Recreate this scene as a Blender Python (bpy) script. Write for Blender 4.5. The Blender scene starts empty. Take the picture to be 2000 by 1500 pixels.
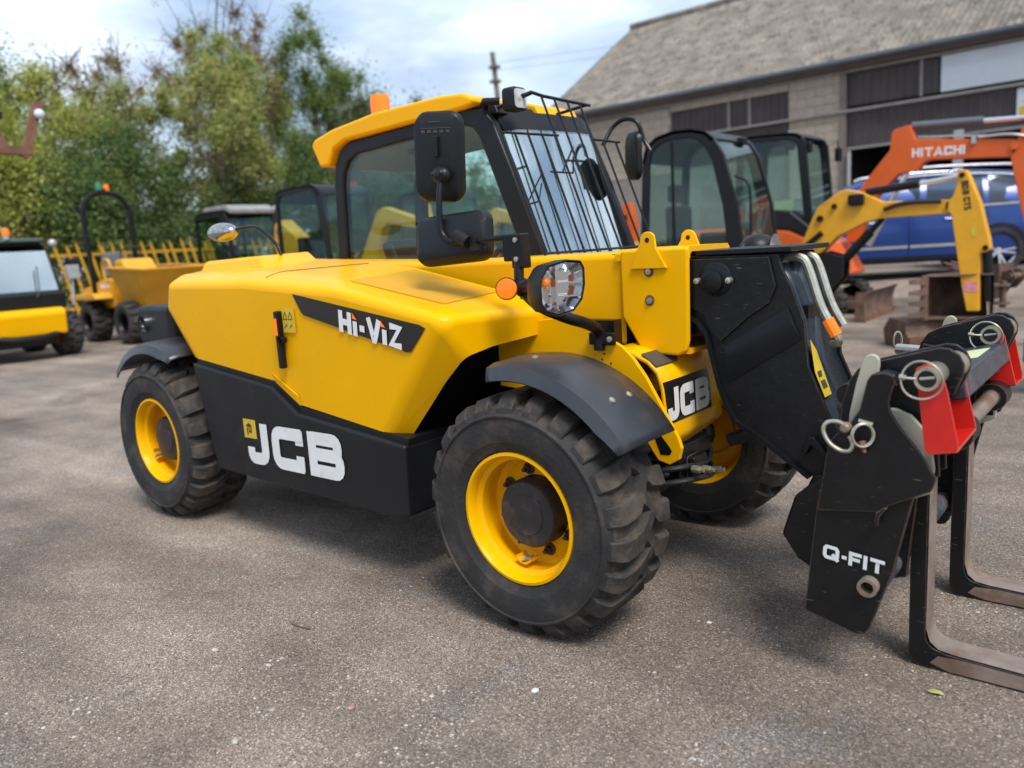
import bpy, bmesh, math, random
from mathutils import Vector, Matrix
from mathutils import noise as mnoise

# ------------------------------------------------------------------ camera, sky, sun, exposure
S = bpy.context.scene
COL = S.collection
YAW, PITCH, ROLL = -0.6992, 0.1703, 0.0636
CAM = Vector((1.5915, -1.8763, 1.2722))
f_ = Vector((math.sin(YAW) * math.cos(PITCH), math.cos(YAW) * math.cos(PITCH), -math.sin(PITCH)))
r_ = Vector((math.cos(YAW), -math.sin(YAW), 0))
d_ = f_.cross(r_)
r2 = math.cos(ROLL) * r_ + math.sin(ROLL) * d_
d2 = -math.sin(ROLL) * r_ + math.cos(ROLL) * d_
cd = bpy.data.cameras.new('camera')
cam = bpy.data.objects.new('camera', cd)
COL.objects.link(cam)
cam.matrix_world = Matrix(((r2.x, -d2.x, -f_.x, CAM.x), (r2.y, -d2.y, -f_.y, CAM.y), (r2.z, -d2.z, -f_.z, CAM.z), (0, 0, 0, 1)))
cd.sensor_width = 36
cd.lens = 1546.66 / 2000 * 36
cd.clip_start = 0.05
cd.clip_end = 3000
cd.dof.use_dof = True
cd.dof.focus_distance = 2.75
cd.dof.aperture_fstop = 1.8
S.camera = cam

SUN_EL, SUN_AZ = math.radians(56), math.radians(-28)      # azimuth measured from +x towards +y
W = bpy.data.worlds.new('World')
S.world = W
W.use_nodes = True
nt = W.node_tree
nt.nodes.clear()
wo = nt.nodes.new('ShaderNodeOutputWorld')
bg = nt.nodes.new('ShaderNodeBackground')
sky = nt.nodes.new('ShaderNodeTexSky')
sky.sky_type = 'NISHITA'
sky.sun_disc = False
sky.sun_elevation = SUN_EL
sky.sun_rotation = math.radians(90) - SUN_AZ
sky.air_density = 1.0
sky.dust_density = 1.5
tc = nt.nodes.new('ShaderNodeTexCoord')
mp = nt.nodes.new('ShaderNodeMapping')
mp.inputs['Scale'].default_value = (1.0, 1.0, 2.6)
nz = nt.nodes.new('ShaderNodeTexNoise')
nz.inputs['Scale'].default_value = 2.3
nz.inputs['Detail'].default_value = 7
nz.inputs['Roughness'].default_value = 0.52
nz.inputs['Distortion'].default_value = 0.35
cr = nt.nodes.new('ShaderNodeValToRGB')
cr.color_ramp.elements[0].position = 0.33
cr.color_ramp.elements[0].color = (0.42, 0.42, 0.42, 1)
cr.color_ramp.elements[1].position = 0.55
cr.color_ramp.elements[1].color = (0.97, 0.97, 0.97, 1)
nz2 = nt.nodes.new('ShaderNodeTexNoise')
nz2.inputs['Scale'].default_value = 3.4
nz2.inputs['Detail'].default_value = 6
cr2 = nt.nodes.new('ShaderNodeValToRGB')
cr2.color_ramp.elements[0].position = 0.38
cr2.color_ramp.elements[0].color = (2.3, 3.1, 4.4, 1)
cr2.color_ramp.elements[1].position = 0.60
cr2.color_ramp.elements[1].color = (6.4, 7.2, 8.4, 1)
mx = nt.nodes.new('ShaderNodeMix')
mx.data_type = 'RGBA'
L = nt.links.new
L(tc.outputs['Generated'], mp.inputs['Vector'])
L(mp.outputs[0], nz.inputs['Vector'])
L(mp.outputs[0], nz2.inputs['Vector'])
L(nz.outputs[0], cr.inputs[0])
L(nz2.outputs[0], cr2.inputs[0])
L(cr.outputs[0], mx.inputs[0])
L(sky.outputs[0], mx.inputs[6])
L(cr2.outputs[0], mx.inputs[7])
L(mx.outputs[2], bg.inputs['Color'])
bg.inputs['Strength'].default_value = 0.075
L(bg.outputs[0], wo.inputs['Surface'])

sd = bpy.data.lights.new('sun', 'SUN')
sun = bpy.data.objects.new('sun', sd)
COL.objects.link(sun)
sd.energy = 1.5
sd.angle = math.radians(22)
sd.color = (1.0, 0.96, 0.9)
sv = Vector((math.cos(SUN_EL) * math.cos(SUN_AZ), math.cos(SUN_EL) * math.sin(SUN_AZ), math.sin(SUN_EL)))
sun.rotation_euler = sv.to_track_quat('Z', 'Y').to_euler()
sun.location = (0, 0, 30)

S.view_settings.view_transform = 'Standard'
S.view_settings.look = 'None'
S.view_settings.gamma = 1
S.view_settings.exposure = 1.28
S.view_settings.use_curve_mapping = False
S.cycles.use_denoising = True
S.cycles.max_bounces = 8
S.cycles.transparent_max_bounces = 16
S.cycles.caustics_reflective = False
S.cycles.caustics_refractive = False
S.cycles.use_adaptive_sampling = True
S.cycles.adaptive_threshold = 0.01
S.cycles.sample_clamp_indirect = 6
random.seed(11)
PI = math.pi

# ------------------------------------------------------------------ materials
MATS = {}


def mat(name, col, rough=0.5, metal=0.0, var=0.12, vscale=6.0, bump=0.0, bscale=60.0, coat=0.0, dirt=None, dscale=4.0, damt=(0.55, 0.75), emit=None, spec=None, rvar=0.12, streak=None, edge=None, scratch=None):
    if name in MATS:
        return MATS[name]
    m = bpy.data.materials.new(name)
    m.use_nodes = True
    n = m.node_tree.nodes
    lk = m.node_tree.links.new
    b = n['Principled BSDF']
    b.inputs['Roughness'].default_value = rough
    b.inputs['Metallic'].default_value = metal
    if spec is not None:
        b.inputs['Specular IOR Level'].default_value = spec
    if coat:
        b.inputs['Coat Weight'].default_value = coat
        b.inputs['Coat Roughness'].default_value = 0.08
    co = n.new('ShaderNodeTexCoord')
    t = n.new('ShaderNodeTexNoise')
    t.inputs['Scale'].default_value = vscale
    t.inputs['Detail'].default_value = 6
    t.inputs['Roughness'].default_value = 0.6
    lk(co.outputs['Object'], t.inputs['Vector'])
    r = n.new('ShaderNodeValToRGB')
    lo = tuple(max(0, c * (1 - var)) for c in col) + (1,)
    hi = tuple(min(1, c * (1 + var)) for c in col) + (1,)
    r.color_ramp.elements[0].color = lo
    r.color_ramp.elements[1].color = hi
    r.color_ramp.elements[0].position = 0.32
    r.color_ramp.elements[1].position = 0.68
    lk(t.outputs[0], r.inputs[0])
    out = r.outputs[0]
    if dirt:
        t2 = n.new('ShaderNodeTexNoise')
        t2.inputs['Scale'].default_value = dscale
        t2.inputs['Detail'].default_value = 9
        t2.inputs['Roughness'].default_value = 0.68
        if streak:
            mpn = n.new('ShaderNodeMapping')
            mpn.inputs['Scale'].default_value = streak
            lk(co.outputs['Object'], mpn.inputs[0])
            lk(mpn.outputs[0], t2.inputs['Vector'])
        else:
            lk(co.outputs['Object'], t2.inputs['Vector'])
        r2_ = n.new('ShaderNodeValToRGB')
        r2_.color_ramp.elements[0].position = damt[0]
        r2_.color_ramp.elements[0].color = (0, 0, 0, 1)
        r2_.color_ramp.elements[1].position = damt[1]
        r2_.color_ramp.elements[1].color = (1, 1, 1, 1)
        lk(t2.outputs[0], r2_.inputs[0])
        mm = n.new('ShaderNodeMix')
        mm.data_type = 'RGBA'
        lk(r2_.outputs[0], mm.inputs[0])
        lk(out, mm.inputs[6])
        mm.inputs[7].default_value = tuple(dirt) + (1,)
        out = mm.outputs[2]
    if scratch:
        ms = n.new('ShaderNodeMapping')
        ms.inputs['Scale'].default_value = (1.0, 1.0, 9.0)
        ms.inputs['Rotation'].default_value = (0.5, 0.7, 0.3)
        lk(co.outputs['Object'], ms.inputs[0])
        ts = n.new('ShaderNodeTexNoise')
        ts.inputs['Scale'].default_value = 26
        ts.inputs['Detail'].default_value = 3
        lk(ms.outputs[0], ts.inputs['Vector'])
        rs_ = n.new('ShaderNodeValToRGB')
        rs_.color_ramp.elements[0].position = 0.70
        rs_.color_ramp.elements[0].color = (0, 0, 0, 1)
        rs_.color_ramp.elements[1].position = 0.735
        rs_.color_ramp.elements[1].color = (0.8, 0.8, 0.8, 1)
        lk(ts.outputs[0], rs_.inputs[0])
        mm = n.new('ShaderNodeMix')
        mm.data_type = 'RGBA'
        lk(rs_.outputs[0], mm.inputs[0])
        lk(out, mm.inputs[6])
        mm.inputs[7].default_value = tuple(scratch) + (1,)
        out = mm.outputs[2]
    if edge:
        bv = n.new('ShaderNodeBevel')
        bv.samples = 4
        bv.inputs['Radius'].default_value = edge[3]
        gg = n.new('ShaderNodeNewGeometry')
        dt = n.new('ShaderNodeVectorMath')
        dt.operation = 'DOT_PRODUCT'
        lk(bv.outputs[0], dt.inputs[0])
        lk(gg.outputs['Normal'], dt.inputs[1])
        te = n.new('ShaderNodeTexNoise')
        te.inputs['Scale'].default_value = 38
        te.inputs['Detail'].default_value = 6
        lk(co.outputs['Object'], te.inputs['Vector'])
        mu = n.new('ShaderNodeMath')
        mu.operation = 'MULTIPLY_ADD'
        mu.inputs[1].default_value = 0.16
        lk(te.outputs[0], mu.inputs[0])
        lk(dt.outputs['Value'], mu.inputs[2])
        re_ = n.new('ShaderNodeValToRGB')
        re_.color_ramp.elements[0].position = 0.97
        re_.color_ramp.elements[0].color = (1, 1, 1, 1)
        re_.color_ramp.elements[1].position = 1.03
        re_.color_ramp.elements[1].color = (0, 0, 0, 1)
        sc_ = n.new('ShaderNodeMath')
        sc_.operation = 'MULTIPLY'
        sc_.inputs[1].default_value = 0.93
        lk(mu.outputs[0], sc_.inputs[0])
        re_.color_ramp.elements[0].position = 0.90
        re_.color_ramp.elements[1].position = 0.965
        lk(sc_.outputs[0], re_.inputs[0])
        mm = n.new('ShaderNodeMix')
        mm.data_type = 'RGBA'
        lk(re_.outputs[0], mm.inputs[0])
        lk(out, mm.inputs[6])
        mm.inputs[7].default_value = tuple(edge[:3]) + (1,)
        out = mm.outputs[2]
    lk(out, b.inputs['Base Color'])
    if rvar:
        mr = n.new('ShaderNodeMapRange')
        mr.inputs[3].default_value = max(0.02, rough - rvar)
        mr.inputs[4].default_value = min(1, rough + rvar)
        t3 = n.new('ShaderNodeTexNoise')
        t3.inputs['Scale'].default_value = vscale * 2.7
        t3.inputs['Detail'].default_value = 5
        lk(co.outputs['Object'], t3.inputs['Vector'])
        lk(t3.outputs[0], mr.inputs[0])
        lk(mr.outputs[0], b.inputs['Roughness'])
    if bump:
        tb = n.new('ShaderNodeTexNoise')
        tb.inputs['Scale'].default_value = bscale
        tb.inputs['Detail'].default_value = 4
        lk(co.outputs['Object'], tb.inputs['Vector'])
        bp = n.new('ShaderNodeBump')
        bp.inputs['Strength'].default_value = bump
        bp.inputs['Distance'].default_value = 0.01
        lk(tb.outputs[0], bp.inputs['Height'])
        lk(bp.outputs[0], b.inputs['Normal'])
    if emit:
        b.inputs['Emission Color'].default_value = tuple(emit[:3]) + (1,)
        b.inputs['Emission Strength'].default_value = emit[3]
    MATS[name] = m
    return m


def glass(name, tint, refl=0.05):
    m = bpy.data.materials.new(name)
    m.use_nodes = True
    n = m.node_tree.nodes
    lk = m.node_tree.links.new
    n.clear()
    o = n.new('ShaderNodeOutputMaterial')
    tr = n.new('ShaderNodeBsdfTransparent')
    tr.inputs[0].default_value = tuple(tint) + (1,)
    gl = n.new('ShaderNodeBsdfGlossy')
    gl.inputs['Roughness'].default_value = 0.02
    gl.inputs['Color'].default_value = (0.93, 1.0, 0.98, 1)
    lw = n.new('ShaderNodeLayerWeight')
    lw.inputs['Blend'].default_value = 0.5
    pw = n.new('ShaderNodeMath')
    pw.operation = 'POWER'
    pw.inputs[1].default_value = 5.0
    lk(lw.outputs['Facing'], pw.inputs[0])
    fr = n.new('ShaderNodeMath')
    fr.operation = 'MULTIPLY_ADD'
    fr.inputs[1].default_value = 1 - refl
    fr.inputs[2].default_value = refl
    lk(pw.outputs[0], fr.inputs[0])
    mxs = n.new('ShaderNodeMixShader')
    lk(fr.outputs[0], mxs.inputs[0])
    lk(tr.outputs[0], mxs.inputs[1])
    lk(gl.outputs[0], mxs.inputs[2])
    lk(mxs.outputs[0], o.inputs['Surface'])
    MATS[name] = m
    return m


YEL = mat('machine_yellow', (0.85, 0.425, 0.0), 0.30, var=0.04, vscale=2.0, bump=0.015, bscale=9, spec=0.15, rvar=0.09, dirt=(0.62, 0.31, 0.03), dscale=7, damt=(0.62, 1.0))
YEL2 = mat('faded_yellow', (0.72, 0.35, 0.012), 0.45, var=0.10, vscale=3, dirt=(0.25, 0.15, 0.06), dscale=5, damt=(0.6, 0.85))
FENY = mat('mustard_paint', (0.52, 0.28, 0.015), 0.6, var=0.2, vscale=8, dirt=(0.16, 0.07, 0.03), dscale=7, damt=(0.55, 0.8))
BLK = mat('black_paint', (0.0065, 0.007, 0.008), 0.36, var=0.3, vscale=5, bump=0.06, bscale=40, spec=0.30, dirt=(0.04, 0.036, 0.031), dscale=6, damt=(0.64, 1.0))
BLKM = mat('black_moulding', (0.0085, 0.009, 0.0105), 0.45, var=0.25, vscale=4, bump=0.05, bscale=180, spec=0.32, dirt=(0.045, 0.041, 0.037), dscale=3.4, damt=(0.60, 1.0))
FEND = mat('mudguard_plastic', (0.030, 0.033, 0.039), 0.34, var=0.25, vscale=4, bump=0.06, bscale=160, spec=0.55, dirt=(0.09, 0.075, 0.06), dscale=5, damt=(0.56, 0.9))  # base lightened and blued to carry the sky's reflection; dirt is real
CHIP = mat('chipped_black', (0.0075, 0.0075, 0.008), 0.40, var=0.3, vscale=7, bump=0.12, bscale=35, spec=0.32, dirt=(0.11, 0.06, 0.04), dscale=9, damt=(0.64, 0.84), edge=(0.20, 0.13, 0.09, 0.005), scratch=(0.13, 0.12, 0.11))
STEEL = mat('worn_steel', (0.28, 0.22, 0.18), 0.45, metal=0.35, var=0.3, vscale=9, bump=0.15, bscale=45, dirt=(0.20, 0.09, 0.045), dscale=6, damt=(0.48, 0.7))
RUST = mat('rusty_steel', (0.125, 0.072, 0.052), 0.8, var=0.45, vscale=5, bump=0.4, bscale=30, dirt=(0.21, 0.145, 0.11), dscale=7, damt=(0.5, 0.75))
RUSTO = mat('orange_rust', (0.19, 0.088, 0.05), 0.8, var=0.4, vscale=5, bump=0.3, bscale=30, dirt=(0.12, 0.07, 0.05), dscale=6, damt=(0.5, 0.7))
TREAD = mat('dusty_tread', (0.036, 0.033, 0.030), 0.82, var=0.35, vscale=9, bump=0.3, bscale=60, spec=0.35, dirt=(0.115, 0.085, 0.062), dscale=9, damt=(0.48, 0.74))
TYRE = mat('tyre_rubber', (0.021, 0.020, 0.019), 0.78, var=0.3, vscale=7, bump=0.25, bscale=70, dirt=(0.088, 0.063, 0.045), dscale=7, damt=(0.50, 0.78))
TYRE2 = mat('dusty_rubber', (0.030, 0.028, 0.026), 0.8, var=0.4, vscale=7, bump=0.2, bscale=60, dirt=(0.13, 0.11, 0.09), dscale=6, damt=(0.5, 0.8))
GALV = mat('galvanised', (0.42, 0.43, 0.42), 0.45, metal=0.5, var=0.15, vscale=20, bump=0.03)
CREAM = mat('cream_plate', (0.42, 0.40, 0.31), 0.45, var=0.12, vscale=6, dirt=(0.18, 0.14, 0.08), dscale=5, damt=(0.58, 0.85))
ZINC = mat('zinc_wire', (0.50, 0.47, 0.38), 0.35, metal=0.75, var=0.2, vscale=30, dirt=(0.2, 0.1, 0.05), dscale=14, damt=(0.6, 0.8))
RED = mat('red_paint', (0.58, 0.014, 0.009), 0.34, var=0.10, vscale=7, bump=0.04, dirt=(0.20, 0.05, 0.03), dscale=13, damt=(0.62, 0.80), edge=(0.45, 0.20, 0.15, 0.004), scratch=(0.62, 0.40, 0.36))
ORG = mat('orange_paint', (0.66, 0.105, 0.008), 0.4, var=0.06, vscale=3, dirt=(0.3, 0.10, 0.04), dscale=5, damt=(0.62, 0.9))
AMB = mat('amber_glow', (0.85, 0.17, 0.005), 0.25, var=0.1, emit=(1.0, 0.22, 0.0, 0.12))  # faint glow built into the colour, also on letter dots, latch flag, pipe cap
WHT = mat('white_print', (0.74, 0.74, 0.72), 0.5, var=0.06, vscale=20, dirt=(0.45, 0.43, 0.38), dscale=12, damt=(0.62, 0.85))
WHP = mat('white_panel', (0.66, 0.70, 0.73), 0.55, var=0.06, vscale=1.5, dirt=(0.42, 0.44, 0.44), dscale=1.5, damt=(0.55, 0.9))
DEC = mat('black_print', (0.012, 0.009, 0.008), 0.35, var=0.15)
GREYP = mat('grey_print', (0.06, 0.052, 0.045), 0.5, var=0.15)
YDEC = mat('yellow_sticker', (0.62, 0.44, 0.03), 0.45, var=0.08, vscale=20)
PALE = mat('pale_sticker', (0.62, 0.64, 0.36), 0.5, var=0.08, vscale=12)
PINK = mat('pink_sticker', (0.66, 0.25, 0.28), 0.6, var=0.25, vscale=40)
INT = mat('cab_trim', (0.035, 0.037, 0.038), 0.7, var=0.2)
BEIGE = mat('headliner', (0.30, 0.25, 0.17), 0.85, var=0.1)
SEATM = mat('seat_vinyl', (0.02, 0.021, 0.024), 0.5, var=0.2, bump=0.06)
GSEAT = mat('grey_seat', (0.10, 0.105, 0.11), 0.5, var=0.2)
DULLM = mat('dull_mirror', (0.50, 0.48, 0.46), 0.14, metal=1.0, var=0.08, rvar=0.05)
CHRM = mat('chrome', (0.82, 0.82, 0.82), 0.1, metal=1.0, var=0.03, rvar=0.04)
LENS = glass('lamp_lens', (0.95, 0.96, 0.97), 0.03)
GLS = glass('cab_glass', (0.80, 0.89, 0.86), 0.035)
GLW = glass('windscreen_glass', (0.46, 0.56, 0.54), 0.55)
CGL = glass('car_glass', (0.25, 0.30, 0.33), 0.06)
TEAL = mat('teal_plastic', (0.02, 0.22, 0.27), 0.5)
BLUE = mat('car_blue', (0.005, 0.038, 0.20), 0.25, metal=0.2, var=0.04, coat=0.4, rvar=0.03)
GREYR = mat('grey_roof_panel', (0.27, 0.27, 0.27), 0.5, var=0.12, dirt=(0.16, 0.15, 0.13), dscale=4)
GREEN = mat('green_lens', (0.02, 0.22, 0.10), 0.3)
HOSE = mat('hose_rubber', (0.014, 0.014, 0.015), 0.55, var=0.2)

# ------------------------------------------------------------------ mesh helpers


class MB:
    def __init__(s):
        s.v = []
        s.f = []

    def add(s, vs, fs):
        k = len(s.v)
        s.v += [tuple(v) for v in vs]
        s.f += [tuple(i + k for i in f) for f in fs]
        return s

    def box(s, x0, x1, y0, y1, z0, z1, M=None):
        vs = [(x, y, z) for x in (x0, x1) for y in (y0, y1) for z in (z0, z1)]
        if M:
            vs = [M @ Vector(v) for v in vs]
        return s.add(vs, [(0, 1, 3, 2), (4, 6, 7, 5), (0, 4, 5, 1), (2, 3, 7, 6), (0, 2, 6, 4), (1, 5, 7, 3)])

    def prism(s, pts, ax, a, b):
        n = len(pts)
        def P(p, t):
            return (p[0], t, p[1]) if ax == 'y' else (t, p[0], p[1]) if ax == 'x' else (p[0], p[1], t)
        vs = [P(p, a) for p in pts] + [P(p, b) for p in pts]
        return s.add(vs, [tuple(range(n)), tuple(range(2 * n - 1, n - 1, -1))] + [(i, i + n, (i + 1) % n + n, (i + 1) % n) for i in range(n)])

    def ring(s, outer, inner, ax, a, b):
        n = len(outer)
        def P(p, t):
            return (p[0], t, p[1]) if ax == 'y' else (t, p[0], p[1]) if ax == 'x' else (p[0], p[1], t)
        vs = [P(p, a) for p in outer] + [P(p, a) for p in inner] + [P(p, b) for p in outer] + [P(p, b) for p in inner]
        fs = []
        for i in range(n):
            j = (i + 1) % n
            fs += [(i, j, j + n, i + n), (i + 2 * n, i + 3 * n, j + 3 * n, j + 2 * n), (i, i + 2 * n, j + 2 * n, j), (i + n, j + n, j + 3 * n, i + 3 * n)]
        return s.add(vs, fs)

    def slab(s, pts, off):
        """a polygon in space made thick along off"""
        n = len(pts)
        o = Vector(off)
        vs = [Vector(p) for p in pts] + [Vector(p) + o for p in pts]
        return s.add(vs, [tuple(range(n)), tuple(range(2 * n - 1, n - 1, -1))] + [(i, i + n, (i + 1) % n + n, (i + 1) % n) for i in range(n)])

    def tube(s, pts, r, n=10, closed=False, caps=True):
        pts = [Vector(p) for p in pts]
        m = len(pts)
        rr = r if isinstance(r, (list, tuple)) else [r] * m
        vs = []
        prev = None
        for i in range(m):
            if closed:
                t = (pts[(i + 1) % m] - pts[i - 1]).normalized()
            else:
                t = (pts[min(i + 1, m - 1)] - pts[max(i - 1, 0)]).normalized()
            if prev is None:
                u = t.cross(Vector((0, 0, 1)))
                if u.length < 0.05:
                    u = t.cross(Vector((0, 1, 0)))
            else:
                u = prev - t * prev.dot(t)
            u.normalize()
            prev = u
            w = t.cross(u)
            for k in range(n):
                a = 2 * PI * k / n
                vs.append(pts[i] + (u * math.cos(a) + w * math.sin(a)) * rr[i])
        fs = []
        for i in range(m if closed else m - 1):
            j = (i + 1) % m
            for k in range(n):
                fs.append((i * n + k, i * n + (k + 1) % n, j * n + (k + 1) % n, j * n + k))
        if caps and not closed:
            fs.append(tuple(range(n - 1, -1, -1)))
            fs.append(tuple((m - 1) * n + k for k in range(n)))
        return s.add(vs, fs)

    def lathe(s, prof, o=(0, 0, 0), axis='y', n=32, caps=False):
        """prof: (radius, position along axis)"""
        vs = []
        o = Vector(o)
        for r, t in prof:
            for k in range(n):
                a = 2 * PI * k / n
                c, q = r * math.cos(a), r * math.sin(a)
                vs.append(o + Vector((c, t, q) if axis == 'y' else (t, c, q) if axis == 'x' else (c, q, t)))
        fs = []
        for i in range(len(prof) - 1):
            for k in range(n):
                fs.append((i * n + k, i * n + (k + 1) % n, (i + 1) * n + (k + 1) % n, (i + 1) * n + k))
        if caps:
            fs.append(tuple(range(n)))
            fs.append(tuple((len(prof) - 1) * n + k for k in range(n - 1, -1, -1)))
        return s.add(vs, fs)

    def ball(s, c, r, n=12, sc=(1, 1, 1)):
        pr = [(max(1e-4, r * math.sin(PI * i / (n // 2))) , -r * math.cos(PI * i / (n // 2))) for i in range(n // 2 + 1)]
        k = len(s.v)
        s.lathe(pr, (0, 0, 0), 'z', n, True)
        for i in range(k, len(s.v)):
            v = s.v[i]
            s.v[i] = (v[0] * sc[0] + c[0], v[1] * sc[1] + c[1], v[2] * sc[2] + c[2])
        return s

    def xf(s, M, k=0):
        for i in range(k, len(s.v)):
            s.v[i] = tuple(M @ Vector(s.v[i]))
        return s


MW = {}
_n = 0


def mesh_of(name, mb, smooth=35):
    me = bpy.data.meshes.new(name)
    me.from_pydata([tuple(v) for v in mb.v], [], mb.f)
    bm = bmesh.new()
    bm.from_mesh(me)
    bmesh.ops.remove_doubles(bm, verts=bm.verts, dist=1e-5)
    bmesh.ops.recalc_face_normals(bm, faces=bm.faces)
    bm.to_mesh(me)
    bm.free()
    if smooth:
        me.polygons.foreach_set('use_smooth', [True] * len(me.polygons))
        me.set_sharp_from_angle(angle=math.radians(smooth))
    return me


def link(name, data, parent=None, local=False):
    o = bpy.data.objects.new(name, data)
    COL.objects.link(o)
    if parent is not None:
        o.parent = parent
        if not local:
            o.matrix_parent_inverse = MW.get(parent, Matrix()).inverted()
    MW[o] = Matrix()
    return o


def obj(name, mb, m, parent=None, bevel=0.0, seg=2, smooth=35, local=False, ang=30):
    me = mb if isinstance(mb, bpy.types.Mesh) else mesh_of(name, mb, smooth)
    if m is not None and not me.materials:
        me.materials.append(m)
    o = link(name, me, parent, local)
    if bevel:
        b = o.modifiers.new('bevel', 'BEVEL')
        b.width = bevel
        b.segments = seg
        b.limit_method = 'ANGLE'
        b.angle_limit = math.radians(ang)
        b.harden_normals = True
    return o


def tag(o, label, cat, group=None):
    o['label'] = label
    o['category'] = cat
    if group:
        o['group'] = group
    return o


def thing(name, label, cat, loc=(0, 0, 0), rz=0.0, group=None, scale=1.0):
    o = bpy.data.objects.new(name, None)
    COL.objects.link(o)
    o.empty_display_size = 0.1
    o.location = loc
    o.rotation_euler = (0, 0, rz)
    o.scale = (scale,) * 3
    MW[o] = Matrix.Translation(Vector(loc)) @ Matrix.Rotation(rz, 4, 'Z') @ Matrix.Scale(scale, 4)
    return tag(o, label, cat, group)


def copy_tree(o, parent=None):
    c = o.copy()
    COL.objects.link(c)
    c.parent = parent
    MW[c] = MW.get(o, Matrix())
    for ch in list(o.children):
        copy_tree(ch, c)
    return c


def arc(cx, cz, r, a0, a1, n):
    return [(cx + r * math.cos(math.radians(a0 + (a1 - a0) * i / n)), cz + r * math.sin(math.radians(a0 + (a1 - a0) * i / n))) for i in range(n + 1)]


def rrect(x0, x1, z0, z1, r, n=4):
    return arc(x1 - r, z1 - r, r, 0, 90, n) + arc(x0 + r, z1 - r, r, 90, 180, n) + arc(x0 + r, z0 + r, r, 180, 270, n) + arc(x1 - r, z0 + r, r, 270, 360, n)


def smooth_path(pts, n=6):
    """Catmull-Rom through pts"""
    P = [Vector(p) for p in pts]
    P = [P[0] * 2 - P[1]] + P + [P[-1] * 2 - P[-2]]
    out = []
    for i in range(1, len(P) - 2):
        for k in range(n):
            t = k / n
            a, b, c, d = P[i - 1], P[i], P[i + 1], P[i + 2]
            out.append(0.5 * ((2 * b) + (c - a) * t + (2 * a - 5 * b + 4 * c - d) * t * t + (3 * b - a - 3 * c + d) * t ** 3))
    out.append(P[-2])
    return out


# lettering: strokes on a unit-high cell, (width, [polylines])
GL = {
    'J': (0.62, [[(0.50, 1.0), (0.50, 0.14), (0.12, 0.14), (0.12, 0.40)]]),
    'C': (0.86, [[(0.80, 0.86), (0.13, 0.86), (0.13, 0.14), (0.80, 0.14)], [(0.72, 0.62), (0.72, 0.965)], [(0.72, 0.035), (0.72, 0.38)]]),
    'B': (0.86, [[(0.13, 0.0), (0.13, 1.0)], [(0.12, 0.86), (0.70, 0.86), (0.70, 0.51), (0.12, 0.51)], [(0.40, 0.51), (0.73, 0.51), (0.73, 0.14), (0.12, 0.14)]]),
    'H': (0.80, [[(0.12, 0), (0.12, 1)], [(0.68, 0), (0.68, 1)], [(0.12, 0.5), (0.68, 0.5)]]),
    'i': (0.30, [[(0.14, 0), (0.14, 0.66)]]),
    '-': (0.42, [[(0.06, 0.42), (0.36, 0.42)]]),
    'V': (0.84, [[(0.10, 1), (0.37, 0.13), (0.47, 0.13), (0.74, 1)], [(0.30, 0.06), (0.54, 0.06)]]),
    'Z': (0.78, [[(0.06, 0.89), (0.64, 0.89), (0.12, 0.11), (0.72, 0.11)]]),
    'Q': (1.05, [[(0.22, 0.88), (0.80, 0.88), (0.90, 0.74), (0.90, 0.26), (0.80, 0.12), (0.22, 0.12), (0.12, 0.26), (0.12, 0.74), (0.22, 0.88), (0.30, 0.88)], [(0.60, 0.42), (0.98, 0.0)]]),
    'F': (0.80, [[(0.12, 0), (0.12, 1)], [(0.12, 0.88), (0.78, 0.88)], [(0.12, 0.48), (0.68, 0.48)]]),
    'I': (0.34, [[(0.14, 0), (0.14, 1)]]),
    'T': (0.92, [[(0.02, 0.88), (0.88, 0.88)], [(0.45, 0.88), (0.45, 0)]]),
    'A': (0.92, [[(0.06, 0), (0.44, 0.94), (0.82, 0)], [(0.22, 0.30), (0.66, 0.30)]]),
    '8': (0.74, [[(0.20, 0.90), (0.52, 0.90), (0.62, 0.8), (0.62, 0.6), (0.5, 0.5), (0.2, 0.5), (0.1, 0.6), (0.1, 0.8), (0.2, 0.9), (0.26, 0.9)], [(0.2, 0.5), (0.52, 0.5), (0.63, 0.4), (0.63, 0.2), (0.52, 0.1), (0.2, 0.1), (0.09, 0.2), (0.09, 0.4), (0.2, 0.5), (0.26, 0.5)]]),
    '0': (0.74, [[(0.20, 0.90), (0.52, 0.90), (0.63, 0.78), (0.63, 0.22), (0.52, 0.10), (0.20, 0.10), (0.09, 0.22), (0.09, 0.78), (0.20, 0.90), (0.26, 0.9)]]),
    '1': (0.40, [[(0.04, 0.78), (0.20, 0.98), (0.20, 0)]]),
    'S': (0.74, [[(0.63, 0.76), (0.54, 0.9), (0.18, 0.9), (0.09, 0.8), (0.09, 0.6), (0.2, 0.5), (0.52, 0.5), (0.63, 0.4), (0.63, 0.2), (0.54, 0.1), (0.18, 0.1), (0.08, 0.24)]]),
    ' ': (0.4, []),
}


def rounded(pl, r):
    P = [Vector(p) for p in pl]
    out = [P[0]]
    for a, b, c in zip(P, P[1:], P[2:]):
        k = min(r, (b - a).length * .49, (c - b).length * .49)
        p0, p1 = b + (a - b).normalized() * k, b + (c - b).normalized() * k
        out += [p0.lerp(b, t).lerp(b.lerp(p1, t), t) for t in (0, .25, .5, .75, 1)]
    return out + [P[-1]]


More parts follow.
